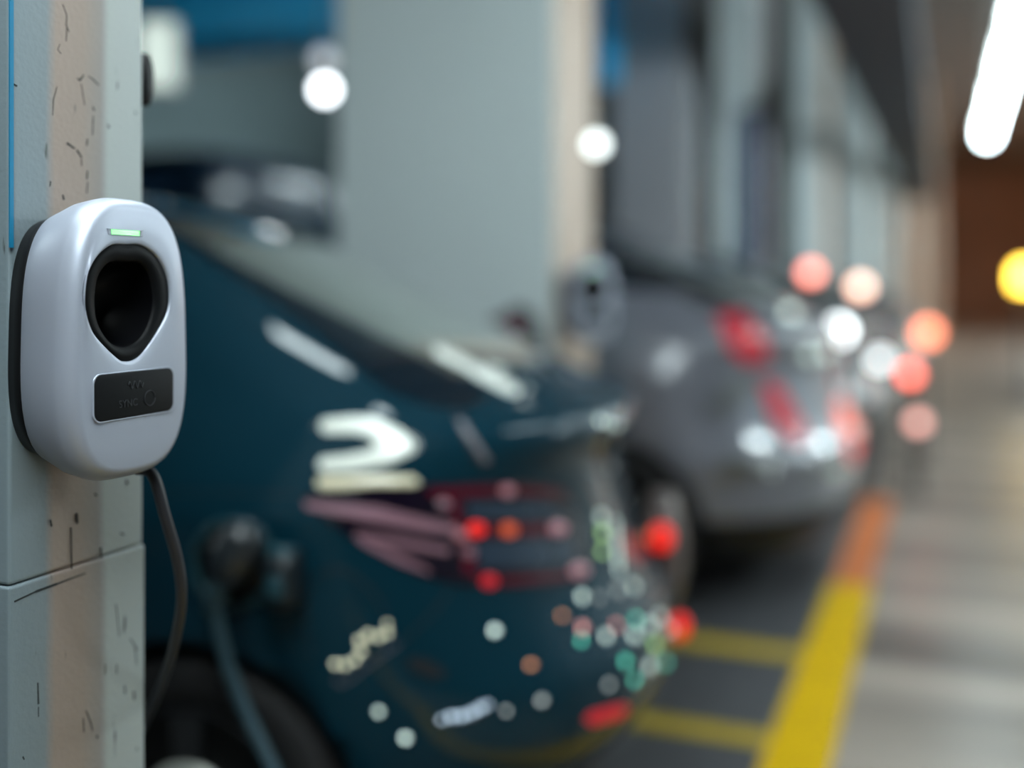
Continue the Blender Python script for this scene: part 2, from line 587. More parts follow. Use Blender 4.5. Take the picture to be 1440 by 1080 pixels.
        FC += [(0, 1, 3, 2), (len(V) - 4, len(V) - 2, len(V) - 1, len(V) - 3)]
        o = fix_normals(mesh_obj('chip', [v - root.location for v in V], FC, M['chip'], root, smooth=False))
    return root


near_pillar()


# ------------------------------------------------------------------ wall charger
M['socket_black'] = mat('socket_black', (0.0012, 0.0013, 0.002), 0.35, spec=0.3)
M['bezel_black'] = mat('bezel_black', (0.0025, 0.003, 0.0038), 0.55, spec=0.12)
M['label_black'] = mat('label_black', (0.003, 0.0035, 0.0045), 0.55, spec=0.15)
M['label_print'] = mat('label_print', (0.012, 0.014, 0.017), 0.6, spec=0.3)
M['green_light'] = mat('green_light', (0.3, 0.8, 0.3), 0.3, emit=(0.28, 1.0, 0.32), strength=1.5)
CY, CZ = 0.940, 1.320                                 # centre of the near charger on the pillar face
FRONT = 0.113


def px_local(poly, c=FRONT):
    out = []
    for (x, y) in poly:
        p = on_x(x, y, PX + c)
        out.append((p.y - CY, p.z - CZ))
    return out


def charger(label, loc):
    """local frame: x out of the wall, y across, z up"""
    root = empty('wall_charger', loc)
    tag(root, label, 'charger', 'wall chargers')
    HWD, HH = 0.0950, 0.156

    def outline(scale_in, c, n=120):
        r = []
        for k in range(n):
            a = 2 * math.pi * k / n
            ca, sa = math.cos(a), math.sin(a)
            e = 2.0 / 3.1
            y = math.copysign(abs(ca) ** e, ca)
            z = math.copysign(abs(sa) ** e, sa)
            zz = z * (HH - scale_in)
            wv = (HWD - scale_in) * (1.0 - 0.05 * z)
            r.append(Vector((c, y * wv, zz)))
        return r
    # back plate
    loft('back_plate', [outline(0.022, 0.0), outline(0.019, 0.016), outline(0.018, 0.026)], M['soft_black'], root)
    # shell with a rounded front edge and an opening for the socket
    hole_px = [(158, 344), (178, 343.5), (199, 344), (221, 359), (236, 386), (240, 418), (235, 445), (218, 475), (201, 498), (189, 507),
               (178, 509), (168, 506), (147, 487), (130, 466), (121, 439), (119, 413), (124, 383), (138, 359)]
    hole = smooth_path([(0, a, b) for a, b in px_local(hole_px)], 8, True)
    hc = sum(hole, Vector()) / len(hole)

    def sample(path, cen, n=120):
        """radius of a closed outline at n directions around cen"""
        res = []
        P = [Vector((p.y - cen.y, p.z - cen.z)) for p in path]
        for k in range(n):
            a = 2 * math.pi * k / n
            d = Vector((math.cos(a), math.sin(a)))
            best = None
            for i in range(len(P)):
                p, q = P[i - 1], P[i]
                e = q - p
                den = d.x * e.y - d.y * e.x
                if abs(den) < 1e-12:
                    continue
                t = (p.x * e.y - p.y * e.x) / den
                s = (p.x * d.y - p.y * d.x) / den
                if t > 0 and -1e-6 <= s <= 1 + 1e-6 and (best is None or t > best):
                    best = t
            res.append((d, best or 0.01))
        return res

    def ring_of(path, c, k=1.0, cen=hc):
        return [Vector((c, cen.y + d.x * r * k, cen.z + d.y * r * k)) for d, r in sample(path, cen)]
    R, RD = 0.015, 0.028
    rings = [ring_of(outline(0.020, 0), 0.020), ring_of(outline(0.015, 0), 0.026), ring_of(outline(0.010, 0), 0.042), ring_of(outline(0.004, 0), 0.060), ring_of(outline(0.001, 0), FRONT - RD - 0.006)]
    for k in range(1, 11):
        a = math.pi / 2 * k / 10
        rings.append(ring_of(outline(R * (1 - math.cos(a)), 0), FRONT - 0.003 - RD + RD * math.sin(a)))
    base = ring_of(outline(R, 0), FRONT - 0.003)
    hr = ring_of(hole, FRONT)
    for t in (0.15, 0.35, 0.6, 0.85, 0.97):
        rings.append([Vector((FRONT - 0.003 + 0.003 * min(1, t * 2.2), a.y * (1 - t) + h_.y * t, a.z * (1 - t) + h_.z * t)) for a, h_ in zip(base, hr)])
    rings.append([Vector((FRONT - 0.0006, h_.y, h_.z)) for h_ in hr])
    rings.append([Vector((FRONT - 0.004, hc.y + (h_.y - hc.y) * 0.985, hc.z + (h_.z - hc.z) * 0.985)) for h_ in hr])
    loft('shell', rings, M['silver_shell'], root, cap1=False)
    # bezel and socket bowl
    inner_px = [(159, 369), (180, 368), (200, 369), (214, 386), (220, 418), (218, 442), (209, 466), (195, 482), (177, 488), (159, 481), (145, 463), (138, 442), (137, 413), (143, 386)]
    inner = smooth_path([(0, a, b) for a, b in px_local(inner_px)], 8, True)
    ir = ring_of(inner, FRONT - 0.006)
    bz = [[Vector((FRONT - 0.004, hc.y + (h_.y - hc.y) * 1.0, hc.z + (h_.z - hc.z) * 1.0)) for h_ in hr],
          [Vector((FRONT - 0.0018, hc.y + (h_.y - hc.y) * 0.985, hc.z + (h_.z - hc.z) * 0.985)) for h_ in hr],
          [a.lerp(b_, 0.5) for a, b_ in zip([Vector((FRONT - 0.001, p.y, p.z)) for p in hr], [Vector((FRONT - 0.002, p.y, p.z)) for p in ir])],
          [Vector((FRONT - 0.0025, hc.y + (p.y - hc.y) * 1.03, hc.z + (p.z - hc.z) * 1.03)) for p in ir], ir]
    bez = loft('socket_bezel', bz, M['bezel_black'], root, cap0=False, cap1=False)
    bowl = [ir]
    for t in (0.25, 0.5, 0.75, 0.93, 1.0):
        k = math.sqrt(max(0.0, 1 - (t * 0.97) ** 2.6))
        bowl.append([Vector((FRONT - 0.006 - 0.065 * t, hc.y + (p.y - hc.y) * k, hc.z + (p.z - hc.z) * k)) for p in ir])
    loft('socket_bowl', bowl, M['socket_black'], bez, cap0=False)
    # label plate
    lp = px_local([(132, 530), (243, 515), (243, 578), (132, 593)])
    y0 = lp[0][0]
    y1 = lp[1][0]
    zt = (lp[0][1] + lp[1][1]) / 2
    zb = (lp[2][1] + lp[3][1]) / 2
    pts = []
    rr = 0.010
    for (cx, cz, a0) in ((y1 - rr, zt - rr, 0), (y0 + rr, zt - rr, 90), (y0 + rr, zb + rr, 180), (y1 - rr, zb + rr, 270)):
        for k in range(9):
            a = math.radians(a0 + 90 * k / 8)
            pts.append((cx + rr * math.cos(a), cz + rr * math.sin(a)))
    mid = ((y0 + y1) / 2, (zt + zb) / 2)

    def lring(c, k):
        return [Vector((c, mid[0] + (a - mid[0]) * (1 + k / 0.05), mid[1] + (b_ - mid[1]) * (1 + k / 0.022))) for a, b_ in pts]
    loft('label_trim', [lring(FRONT - 0.003, 0.0012), lring(FRONT + 0.0006, 0.0012), lring(FRONT + 0.0008, 0.0006), lring(FRONT + 0.0004, 0)], M['silver_shell'], root)
    lab = loft('label_plate', [lring(FRONT - 0.002, 0), lring(FRONT + 0.0007, 0), lring(FRONT + 0.0010, -0.0006)], M['label_black'], root)
    # faint raised print on the plate
    for txt, dy, dz, size in (('SYNC', -0.012, -0.013, 0.0115),):
        cu = bpy.data.curves.new('lettering', 'FONT')
        cu.body = txt
        cu.size = size
        cu.extrude = 0.0004
        cu.align_x = 'CENTER'
        tmp = bpy.data.objects.new('lettering', cu)
        COL.objects.link(tmp)
        dg = bpy.context.evaluated_depsgraph_get()
        me = bpy.data.meshes.new_from_object(tmp.evaluated_get(dg))
        bpy.data.objects.remove(tmp)
        me.materials.clear()
        me.materials.append(M['label_print'])
        t = bpy.data.objects.new('lettering', me)
        COL.objects.link(t)
        t.parent = lab
        t.matrix_local = Matrix.Translation((FRONT + 0.0012, mid[0] + dy, mid[1] + dz)) @ Matrix(((0, 0, 1, 0), (1, 0, 0, 0), (0, 1, 0, 0), (0, 0, 0, 1)))
    ringpts = [(FRONT + 0.0012, mid[0] + 0.022 + 0.0085 * math.cos(a), mid[1] - 0.007 + 0.0085 * math.sin(a)) for a in [2 * math.pi * k / 24 for k in range(25)]]
    tube('emblem_ring', ringpts, 0.0006, M['label_print'], lab, n=6, sub=1)
    wv = [(FRONT + 0.0012, mid[0] - 0.012 + 0.024 * k / 12, mid[1] + 0.010 + 0.004 * math.sin(k * 1.6)) for k in range(13)]
    tube('emblem_wave', wv, 0.0007, M['label_print'], lab, n=6, sub=3)
    # status light
    sl = px_local([(154, 322), (198, 321), (196, 332), (157, 333)])
    a0, a1 = sl[0][0], sl[1][0]
    z0, z1 = sl[2][1], sl[0][1]
    fr = [Vector((0, a, b_)) for a, b_ in ((a0, z1), (a1, z1), (a1 - 0.001, z0), (a0 + 0.001, z0))]
    cc = sum(fr, Vector()) / 4

    def sring(c, k):
        P = smooth_path([tuple(p) for p in (fr[0], fr[0].lerp(fr[1], .08), fr[0].lerp(fr[1], .92), fr[1], fr[1].lerp(fr[2], .5), fr[2], fr[2].lerp(fr[3], .08), fr[2].lerp(fr[3], .92), fr[3], fr[3].lerp(fr[0], .5))], 4, True)
        return [Vector((c, cc.y + (p.y - cc.y) * k, cc.z + (p.z - cc.z) * k)) for p in P]
    loft('status_frame', [sring(FRONT - 0.003, 1.12), sring(FRONT + 0.0006, 1.12), sring(FRONT + 0.0003, 1.02)], M['silver_shell'], root)
    loft('status_light', [sring(FRONT - 0.002, 0.96), sring(FRONT + 0.0009, 0.9)], M['green_light'], root)
    # cable gland under the housing
    lathe('cable_gland', [(0.010, 0), (0.010, 0.012), (0.008, 0.024), (0.0, 0.0245)], (0.070, 0.055, -HH + 0.018), (0, 0, -1), M['soft_black'], root, 24)
    return root


ch1 = charger('large sharp silver wall charger with black socket on the scratched near pillar', (PX, CY, CZ))


# ------------------------------------------------------------------ ceiling luminaires
PROTO, PROTO_BRIGHT = [], []


def tube_lamp(label, x, y, z=2.78, along='Y', length=1.2, group='ceiling tube lamps', proto=None, m=None):
    proto = PROTO if proto is None else proto
    if not proto:
        r = empty('tube_lamp', (0, 0, 0))
        hs = box('housing', (-0.07, -length / 2, 0.045), (0.07, length / 2, 0.09), M['white_metal'], r, 0.006)
        tube('tube', [(0, -length / 2 + 0.02, 0.0), (0, length / 2 - 0.02, 0.0)], 0.052, m or M['tube'], r, 14, sub=1)
        for s in (-1, 1):
            box('end_cap', (-0.02, s * (length / 2 - 0.02) - 0.012, -0.03), (0.02, s * (length / 2 - 0.02) + 0.012, 0.035), M['white_metal'], r)
            tube('hanger_rod', [(0, s * length * 0.3, 0.07), (0, s * length * 0.3, CEIL - 2.78)], 0.004, M['white_metal'], r, 8, sub=1)
        proto.append(r)
        o = r
    else:
        o = copy_tree(proto[0])
    o.location = (x, y, z)
    o.rotation_euler = (0, 0, 0 if along == 'Y' else math.pi / 2)
    tag(o, label, 'ceiling lamp', group)
    return o


for k, lb_ in enumerate(('nearest', 'second', 'third', 'fourth', 'fifth', 'last and farthest')):
    tube_lamp('white tube lamp above the aisle, %s in its row at the top right' % lb_, 0.36, 2.9 + 1.50 * k)
for (x, y) in ((-4.6, 0.8), (-4.6, 2.6)):  # out-of-view lamps added to light the bays
    tube_lamp('unseen white tube lamp added above the front of the teal car', x, y, group='added tube lamps over the bays')
for k in range(9):  # out-of-view row added to brighten the far pillars and floor
    tube_lamp('added bright tube lamp over the far side of the aisle, out of the picture', 3.2, 4.5 + 3.0 * k, group='added tube lamps over the far side of the aisle', proto=PROTO_BRIGHT, m=M['added_tube_bright'])

CPOLY = [(-1.40, .27), (-1.5, .55), (-1.35, .90), (-1.1, 1.28), (-.95, 1.50), (-.35, .85), (.11, .18), (.40, -.25), (.55, -.7), (.3, -1.1), (-.1, -1.15), (-.45, -.55), (-.62, .12),
         (-.96, .62), (-1.14, .68)]
cl = empty('added_hook_light', (0, 0, 2.78))  # added light, its outline shaped for the highlight on the car
tag(cl, 'unseen curved ceiling light added over the near bay, shaped for its highlight on the teal paint', 'ceiling lamp')
CP = [(p.x, p.y) for p in smooth_path([(x, y, 0) for x, y in CPOLY], 4, True)]


def flat_shape(name, poly, z0, z1, m, parent):
    n = len(poly)
    V = [(x, y, z0) for x, y in poly] + [(x, y, z1) for x, y in poly]
    r = delaunay_2d_cdt([Vector(p) for p in poly], [], [list(range(n))], 1, 1e-7)
    FC = [tuple(f) for f in r[2]] + [tuple(i + n for i in reversed(f)) for f in r[2]] + [(i, (i + 1) % n, (i + 1) % n + n, i + n) for i in range(n)]
    return fix_normals(mesh_obj(name, V, FC, m, parent, smooth=False))


flat_shape('diffuser', CP, 0.0, 0.012, M['panel'], cl)  # diffuser, housing and rods belong to the added light
flat_shape('housing', CP, 0.012, 0.05, M['white_metal'], cl)
for x, y in ((-1.2, 0.9), (0.2, -0.6)):
    tube('hanger_rod', [(x, y, 0.05), (x, y, CEIL - 2.78)], 0.004, M['white_metal'], cl, 8, sub=1)


def added_short_lamp(label, x, y, ang, ln):
    r = empty('short_tube_lamp', (x, y, 2.78), math.radians(ang))
    box('housing', (-0.08, -ln / 2, 0.06), (0.08, ln / 2, 0.10), M['white_metal'], r, 0.006)
    tube('tube', [(0, -ln / 2 + 0.01, 0.0), (0, ln / 2 - 0.01, 0.0)], 0.075, M['tube'], r, 14, sub=1)
    tube('hanger_rod', [(0, 0, 0.07), (0, 0, CEIL - 2.78)], 0.004, M['white_metal'], r, 8, sub=1)
    return tag(r, label, 'ceiling lamp')


added_short_lamp('unseen short tube lamp over the teal car, sized for its highlight', -1.34, 2.20, -79, 0.34)  # placed and sized to throw its streak onto the paint
for x, y in ((-3.3, 7.0), (-4.2, 9.0), (-5.8, 11.6), (-6.6, 13.4)):  # hidden lamps added to brighten the back wall
    tube_lamp('unseen white tube lamp added deep behind the parking bays', x, y, group='added tube lamps behind the van', proto=PROTO_BRIGHT, m=M['added_tube_bright'])
for k in range(6):  # another unseen row, added for more light far down the aisle
    tube_lamp('added bright tube lamp in the second row right of the aisle, out of the picture', 2.7, 10.0 + 4.0 * k, group='added tube lamps of the second row', proto=PROTO_BRIGHT, m=M['added_tube_bright'])
M['sodium'] = mat('sodium', (0.8, 0.7, 0.6), 0.5, emit=(1.0, 0.50, 0.22), strength=200.0)
for k in range(4):  # unseen lamps added to warm the far end
    r = empty('added_wall_lamp', (X1 - 0.02, 22.0 + 5 * k, 2.2))
    box('back_box', (-0.05, -0.3, -0.12), (0.02, 0.3, 0.12), M['black_plastic'], r, 0.01)
    box('lens', (-0.12, -0.27, -0.09), (-0.05, 0.27, 0.09), M['sodium'], r, 0.01)
    tag(r, 'unseen orange wall lamp added on the right wall to warm the far aisle', 'wall lamp', 'added orange wall lamps')

# ------------------------------------------------------------------ the row of pillars
def pillar(label, x0, x1, y0, y1, m_front, m_side=None, group=None):
    cx, cy = (x0 + x1) / 2, (y0 + y1) / 2
    root = empty('pillar', (cx, cy, 0))
    tag(root, label, 'pillar', group)
    box('shaft', (x0 - cx, y0 - cy, 0), (x1 - cx, y1 - cy, CEIL), m_front, root, 0.012)
    if m_side:
        box('aisle_face', (x1 - cx - 0.01, y0 - cy + 0.012, 0), (x1 - cx + 0.004, y1 - cy - 0.012, CEIL), m_side, root)
    return root


P2X, P2Y0, P2Y1 = -1.328, 3.66, 4.13
p2 = pillar('broad pale grey pillar behind the teal car with a small charger on its beige side', -2.24, P2X, P2Y0, P2Y1, M['pale_paint'], M['beige_paint'])
c2 = charger('small blurred silver wall charger on the beige side of the broad pillar', (P2X + 0.055, 3.80, 1.318))
c2.rotation_euler.z = math.radians(-38)
box('wall_bracket', (-0.045, -0.06, -0.10), (0.002, 0.06, 0.10), M['soft_black'], c2, 0.01)


def px_pillar(label, ya, pxl, pxr, pxs, mf, ms):
    a, b_ = on_y(pxl, 400, ya), on_y(pxr, 400, ya)
    c = on_x(pxs, 400, b_.x)
    return pillar(label, a.x, b_.x, ya, c.y, mf, ms)


px_pillar('grey pillar just right of the broad pale pillar, above the grey car', 6.6, 862, 962, 985, M['grey_pillar'], M['duct'])
px_pillar('slim pale pillar with a navy panel on its lower half', 9.4, 1008, 1068, 1080, M['pale_paint'], M['grey_pillar'])
px_pillar('pale pillar next after the navy panel, beige low down', 12.3, 1112, 1158, 1170, M['pale_paint'], M['beige_paint'])
px_pillar('whitish pillar fourth from the right end of the row', 14.6, 1178, 1216, 1226, M['pale_paint'], M['pale_paint'])
px_pillar('whitish pillar third from the right end of the row', 17.4, 1232, 1258, 1268, M['pale_paint'], M['beige_paint'])
px_pillar('beige pillar second from the right end of the row', 20.0, 1272, 1292, 1300, M['beige_paint'], M['beige_paint'])
px_pillar('beige pillar at the far right end of the row', 22.8, 1303, 1318, 1328, M['beige_paint'], M['beige_paint'])

# ceiling runs
tag(box('air_duct', (-0.62, 3.0, 2.80), (-0.16, 19.5, 3.05), M['duct']), 'long dark navy duct running under the ceiling along the pillars', 'duct')
tag(box('ceiling_beam', (-9.8, 4.85, 2.76), (-2.2, 5.35, 3.4), M['blue_paint']), 'blue painted ceiling beam crossing the top left behind the near pillar', 'beam')

# ------------------------------------------------------------------ cars
PROFILE = dict(
    # z : rear x, half width, front x
    rows=[(0.20, 0.17, 0.78, 3.95), (0.26, 0.10, 0.82, 4.05), (0.34, 0.04, 0.855, 4.10), (0.42, -0.03, 0.875, 4.12), (0.50, -0.06, 0.885, 4.12),
          (0.58, -0.05, 0.890, 4.12), (0.66, -0.005, 0.894, 4.11), (0.74, 0.035, 0.896, 4.08), (0.82, 0.06, 0.896, 3.98), (0.88, 0.075, 0.895, 3.75),
          (0.93, 0.08, 0.893, 3.45), (0.96, 0.078, 0.884, 3.35), (1.00, 0.065, 0.868, 3.10), (1.05, 0.035, 0.843, 2.95), (1.075, 0.030, 0.829, 2.88),
          (1.10, 0.055, 0.8145, 2.84), (1.13, 0.15, 0.7965, 2.78), (1.20, 0.29, 0.754, 2.65), (1.30, 0.50, 0.694, 2.45), (1.40, 0.71, 0.634, 2.27),
          (1.50, 0.93, 0.572, 2.10), (1.56, 1.09, 0.52, 1.98), (1.60, 1.24, 0.45, 1.88), (1.625, 1.42, 0.34, 1.76), (1.635, 1.55, 0.18, 1.66)],
    R=0.62, n=2.5, wheels=(0.87, 3.38), wheel_r=0.325, arch_r=0.375, wheel_z=0.325)


def interp(rows, z):
    if z <= rows[0][0]:
        return rows[0][1:]
    for i in range(len(rows) - 1):
        if rows[i][0] <= z <= rows[i + 1][0]:
            a = rows[max(0, i - 1)]
            b_, c = rows[i], rows[i + 1]
            d = rows[min(len(rows) - 1, i + 2)]
            t = (z - b_[0]) / (c[0] - b_[0])
            h_ = c[0] - b_[0]
            res = []
            for k in (1, 2, 3):
                s1 = (c[k] - b_[k]) / h_
                s0 = (b_[k] - a[k]) / (b_[0] - a[0]) if b_[0] > a[0] else s1
                s2 = (d[k] - c[k]) / (d[0] - c[0]) if d[0] > c[0] else s1
                m0 = 0 if s0 * s1 <= 0 else 2 * s0 * s1 / (s0 + s1)
                m1 = 0 if s1 * s2 <= 0 else 2 * s1 * s2 / (s1 + s2)
                res.append((2 * t ** 3 - 3 * t ** 2 + 1) * b_[k] + (t ** 3 - 2 * t ** 2 + t) * h_ * m0 + (-2 * t ** 3 + 3 * t ** 2) * c[k] + (t ** 3 - t ** 2) * h_ * m1)
            return tuple(res)
    return rows[-1][1:]


def level_ring(P, z, nr=34, ns=30):
    xr, hw, xf = interp(P['rows'], z)
    hw *= P.get('ws', 1.0)
    R = min(P['R'], (xf - xr) * 0.42)
    RF = min(P['R'] * 1.2, (xf - xr) * 0.42)
    n = P['n']
    half = []
    for k in range(nr):                       # rear centre towards the side
        a = math.pi / 2 * k / nr
        half.append((xr + R * (1 - math.cos(a) ** (2 / n)), hw * math.sin(a) ** (2 / n) if a > 0 else 0.0))
    for k in range(ns + 1):
        t = k / ns
        half.append((xr + R + (xf - RF - xr - R) * t, hw * (1 + 0.012 * math.sin(math.pi * t))))
    for k in range(1, nr + 1):
        a = math.pi / 2 * (1 - k / nr)
        half.append((xf - RF * (1 - math.cos(a) ** (2 / n)), hw * math.sin(a) ** (2 / n) if k < nr else 0.0))
    ring = [Vector((x, y, z)) for x, y in half] + [Vector((x, -y, z)) for x, y in reversed(half[1:-1])]
    return ring


def car_body(P, paint, parent, roof_mat=None, nlev=90):
    z0, z1 = P['rows'][0][0], P['rows'][-1][0]
    zs = sorted(set([round(z0 + (z1 - z0) * k / nlev, 5) for k in range(nlev + 1)] + ([0.94, 0.95, 0.96] if z1 < 1.8 else [])))
    rings = [level_ring(P, z) for z in zs]
    mats = [paint, M['black_plastic'], roof_mat or paint]

    def fm(i, j):
        z = zs[i]
        return 1 if z < 0.36 else (2 if z > z1 - 0.13 else 0)
    body = loft('body', rings, paint, None, mats=mats, fm=fm)
    # cut the four wheel arches
    bm = bmesh.new()
    for wx in P['wheels']:
        for s in (-1, 1):
            mtx = Matrix.Translation((wx, s * 0.86 * P.get('ws', 1.0), P['wheel_z'] - 0.02)) @ Matrix.Rotation(math.pi / 2, 4, 'X')
            bmesh.ops.create_cone(bm, cap_ends=True, segments=72, radius1=P['arch_r'], radius2=P['arch_r'], depth=0.62, matrix=mtx)
    cm = bpy.data.meshes.new('cutter')
    bm.to_mesh(cm)
    bm.free()
    co = bpy.data.objects.new('cutter', cm)
    COL.objects.link(co)
    md = body.modifiers.new('b', 'BOOLEAN')
    md.operation = 'DIFFERENCE'
    md.object = co
    md.solver = 'EXACT'
    dg = bpy.context.evaluated_depsgraph_get()
    me = bpy.data.meshes.new_from_object(body.evaluated_get(dg))
    body.modifiers.clear()
    body.data = me
    bpy.data.objects.remove(co)
    if len(me.materials) < 3:
        me.materials.clear()
        for mm in mats:
            me.materials.append(mm)
    for p in me.polygons:
        c = p.center
        flat = False
        for wx in P['wheels']:
            d = math.hypot(c.x - wx, c.z - P['wheel_z'] + 0.02)
            if d < P['arch_r'] + 0.002 and abs(c.y) < 0.9 and (abs(p.normal.y) < 0.25 or abs(c.y) < 0.58):
                p.material_index = 1
                flat = True
        p.use_smooth = not flat
    body.parent = parent
    return body


def bvh_of(o):
    bm = bmesh.new()
    bm.from_mesh(o.data)
    t = BVHTree.FromBMesh(bm)
    bm.free()
    return t


def side_caster(bvh, s):
    def f(x, z):
        h_ = bvh.ray_cast(Vector((x, s * 2, z)), Vector((0, -s, 0)))
        return (h_[0], h_[1]) if h_[0] is not None else None
    return f


def end_caster(bvh, s, ang=0.0):
    """looking at the rear (s=-1) or the front (s=1), turned by ang around the vertical"""
    d = Vector((-s * math.cos(ang), math.sin(ang), 0))
    side = Vector((-d.y, d.x, 0))
    cx = 0.6 if s < 0 else 3.4

    def f(y, z):
        o = Vector((cx, 0, z)) + side * y - d * 4
        h_ = bvh.ray_cast(o, d)
        return (h_[0], h_[1]) if h_[0] is not None else None
    return f


def wheel(parent, x, y, P, s):
    r = P['wheel_r']
    z = P['wheel_z']
    ax = (0, s, 0)
    prof = [(r * 0.66, -0.10), (r * 0.90, -0.11), (r * 0.985, -0.09), (r, -0.05), (r, 0.05), (r * 0.985, 0.09), (r * 0.90, 0.11), (r * 0.68, 0.10), (r * 0.64, 0.08)]
    ty = lathe('tyre', prof, (x, y, z), ax, M['rubber'], parent, 56)
    rim = lathe('rim', [(0.02, 0.03), (r * 0.56, 0.04), (r * 0.60, 0.09), (r * 0.66, 0.104), (r * 0.665, 0.09)], (x, y, z), ax, M['black_plastic'], ty, 56)
    for k in range(5):
        a = 2 * math.pi * k / 5 + 0.3
        u = Vector((math.cos(a), 0, math.sin(a)))
        v = Vector((-math.sin(a), 0, math.cos(a)))
        c = Vector((x, y, z))
        V = []
        for rr, ww in ((0.03, 0.022), (r * 0.64, 0.034)):
            for d in (0.07, 0.095):
                V += [c + u * rr + v * ww + Vector((0, s * d, 0)), c + u * rr - v * ww + Vector((0, s * d, 0))]
        fc = [(0, 1, 5, 4), (2, 3, 7, 6), (0, 2, 6, 4), (1, 3, 7, 5), (0, 1, 3, 2), (4, 5, 7, 6)]
        fix_normals(mesh_obj('spoke', V, fc, M['rim'], ty, smooth=False))
    lathe('hub_cap', [(0.105, 0.05), (0.105, 0.098), (0.08, 0.106), (0, 0.110)], (x, y, z), ax, M['hub'], ty, 24)
    return ty


def lens_poly(x0, x1, z0, z1):
    return [(x0, z0), (x1, z0), (x1, z1), (x0, z1)]


def make_car(label, loc, psi, paint, roof=None, lit=False, group='parked cars', front_out=False, P=PROFILE, details='generic'):
    """local frame: x forward from the rear bumper, y to the driver's left... z up; psi turns the rear"""
    root = empty('car', loc, math.pi + psi)
    tag(root, label, 'car', group)
    body = car_body(P, paint, root, roof)
    bvh = bvh_of(body)
    for wx in P['wheels']:
        for s in (-1, 1):
            wheel(root, wx, s * (0.765 - 0.89 * (1 - P.get('ws', 1.0))), P, s)
    for s in (1, -1):
        sc = side_caster(bvh, s)
        patch('side_window', [(1.02, 1.16), (1.86, 1.15), (1.86, 1.50), (1.22, 1.50)], 0.06, sc, 0.003, M['dark_glass'], root)
        patch('side_window', [(1.92, 1.15), (2.55, 1.13), (2.05, 1.50), (1.92, 1.50)], 0.06, sc, 0.003, M['dark_glass'], root)
        patch('door_handle', [(1.25, 0.985), (1.42, 0.985), (1.42, 1.01), (1.25, 1.01)], 0.02, sc, 0.02, paint, root)
        patch('door_seam', [(1.88, 0.40), (1.886, 0.40), (1.886, 1.15), (1.88, 1.15)], 0.02, sc, 0.0006, M['rubber_seal'], root)
    ec = end_caster(bvh, 1)
    patch('windscreen', [(-0.62, 1.10), (0.62, 1.10), (0.47, 1.52), (-0.47, 1.52)], 0.07, ec, 0.003, M['dark_glass'], root)
    for s in (1, -1):
        fc = end_caster(bvh, 1, s * 0.6)
        q = [(s * 0.42, 0.66), (s * 0.80, 0.70), (s * 0.84, 0.80), (s * 0.50, 0.76)]
        patch('headlight', q, 0.04, fc, 0.006, M['head_lit'] if front_out and 'head_lit' in M else M['rim'], root)
        # door mirror
        mc = Vector((2.45, s * 0.93 * P.get('ws', 1.0), 1.10))
        mr = lathe('mirror', [(0.0, -0.10), (0.05, -0.09), (0.075, -0.03), (0.075, 0.05), (0.055, 0.09), (0, 0.10)], mc, (0.12, s * 1.0, 0), M['black_plastic'], root, 20)
    if details == 'generic':
        rc = end_caster(bvh, -1)
        patch('rear_window', [(-0.56, 1.19), (0.56, 1.19), (0.44, 1.52), (-0.44, 1.52)], 0.06, rc, 0.003, M['dark_glass'], root)
        patch('number_plate', lens_poly(-0.25, 0.25, 0.60, 0.71), 0.05, rc, 0.006, M['white_metal'], root)
        for s in (1, -1):
            cc = end_caster(bvh, -1, s * 0.75)
            lm = M['lamp_red_lit']
            ll = [(0.20, 0.96), (0.66, 0.93), (0.70, 1.04), (0.60, 1.08), (0.25, 1.06)]
            patch('tail_light', [(-s * a, z) for a, z in ll], 0.04, cc, 0.006, lm, root)
            patch('brake_light', [(-s * a, z) for a, z in [(0.30, 0.66), (0.38, 0.64), (0.30, 0.90), (0.22, 0.92)]], 0.03, cc, 0.006, lm, root)
    return root, body, bvh


M['tail_clear'] = mat('tail_clear', (0.02, 0.035, 0.06), 0.15, coat=1.0)
# ---- the dark teal car in front
psi = math.radians(12)
PT = dict(PROFILE)
PT['ws'] = 0.90
OX, OY = -0.723 + 0.088 * math.sin(psi), 2.74 - 0.088 * math.cos(psi)
teal, teal_body, teal_bvh = make_car('dark teal hatchback plugged in beside the near pillar, its rear towards the aisle', (OX, OY, 0), psi, M['teal_paint'], details='own', P=PT)
bpy.context.view_layer.update()
TW = Matrix.Translation((OX, OY, 0)) @ Matrix.Rotation(math.pi + psi, 4, 'Z')
TI = TW.inverted()
TC = TI @ CAM
TR = TI.to_3x3()


def teal_hit(px, py):
    d = (TR @ ray(px, py)).normalized()
    h_ = teal_bvh.ray_cast(TC, d)
    return (h_[0], h_[1]) if h_[0] is not None else None


def caster_for(mtx, bvh):
    inv = mtx.inverted()
    c0 = inv @ CAM
    r3 = inv.to_3x3()

    def f(px, py):
        h_ = bvh.ray_cast(c0, (r3 @ ray(px, py)).normalized())
        return (h_[0], h_[1].normalized()) if h_[0] is not None else None
    return f


def px_patch(root, caster, name, poly, out, m, parent=None, step=8, back=0.004, dome=0.0, sp=0, mirror=False):
    """a piece authored on the visible side of a car; mirrored pieces sit on its other flank too"""
    o = patch(name, poly, step, caster, out, m, parent or root, back, dome, sp)
    if mirror:
        me = o.data.copy()
        for v in me.vertices:
            v.co.y = -v.co.y
        me.flip_normals()
        c = bpy.data.objects.new(name, me)
        COL.objects.link(c)
        c.parent = parent or root
    return o


TCAST = caster_for(TW, teal_bvh)


def tp(name, poly, out, m, parent=None, **k):
    return px_patch(teal, TCAST, name, poly, out, m, parent, **k)


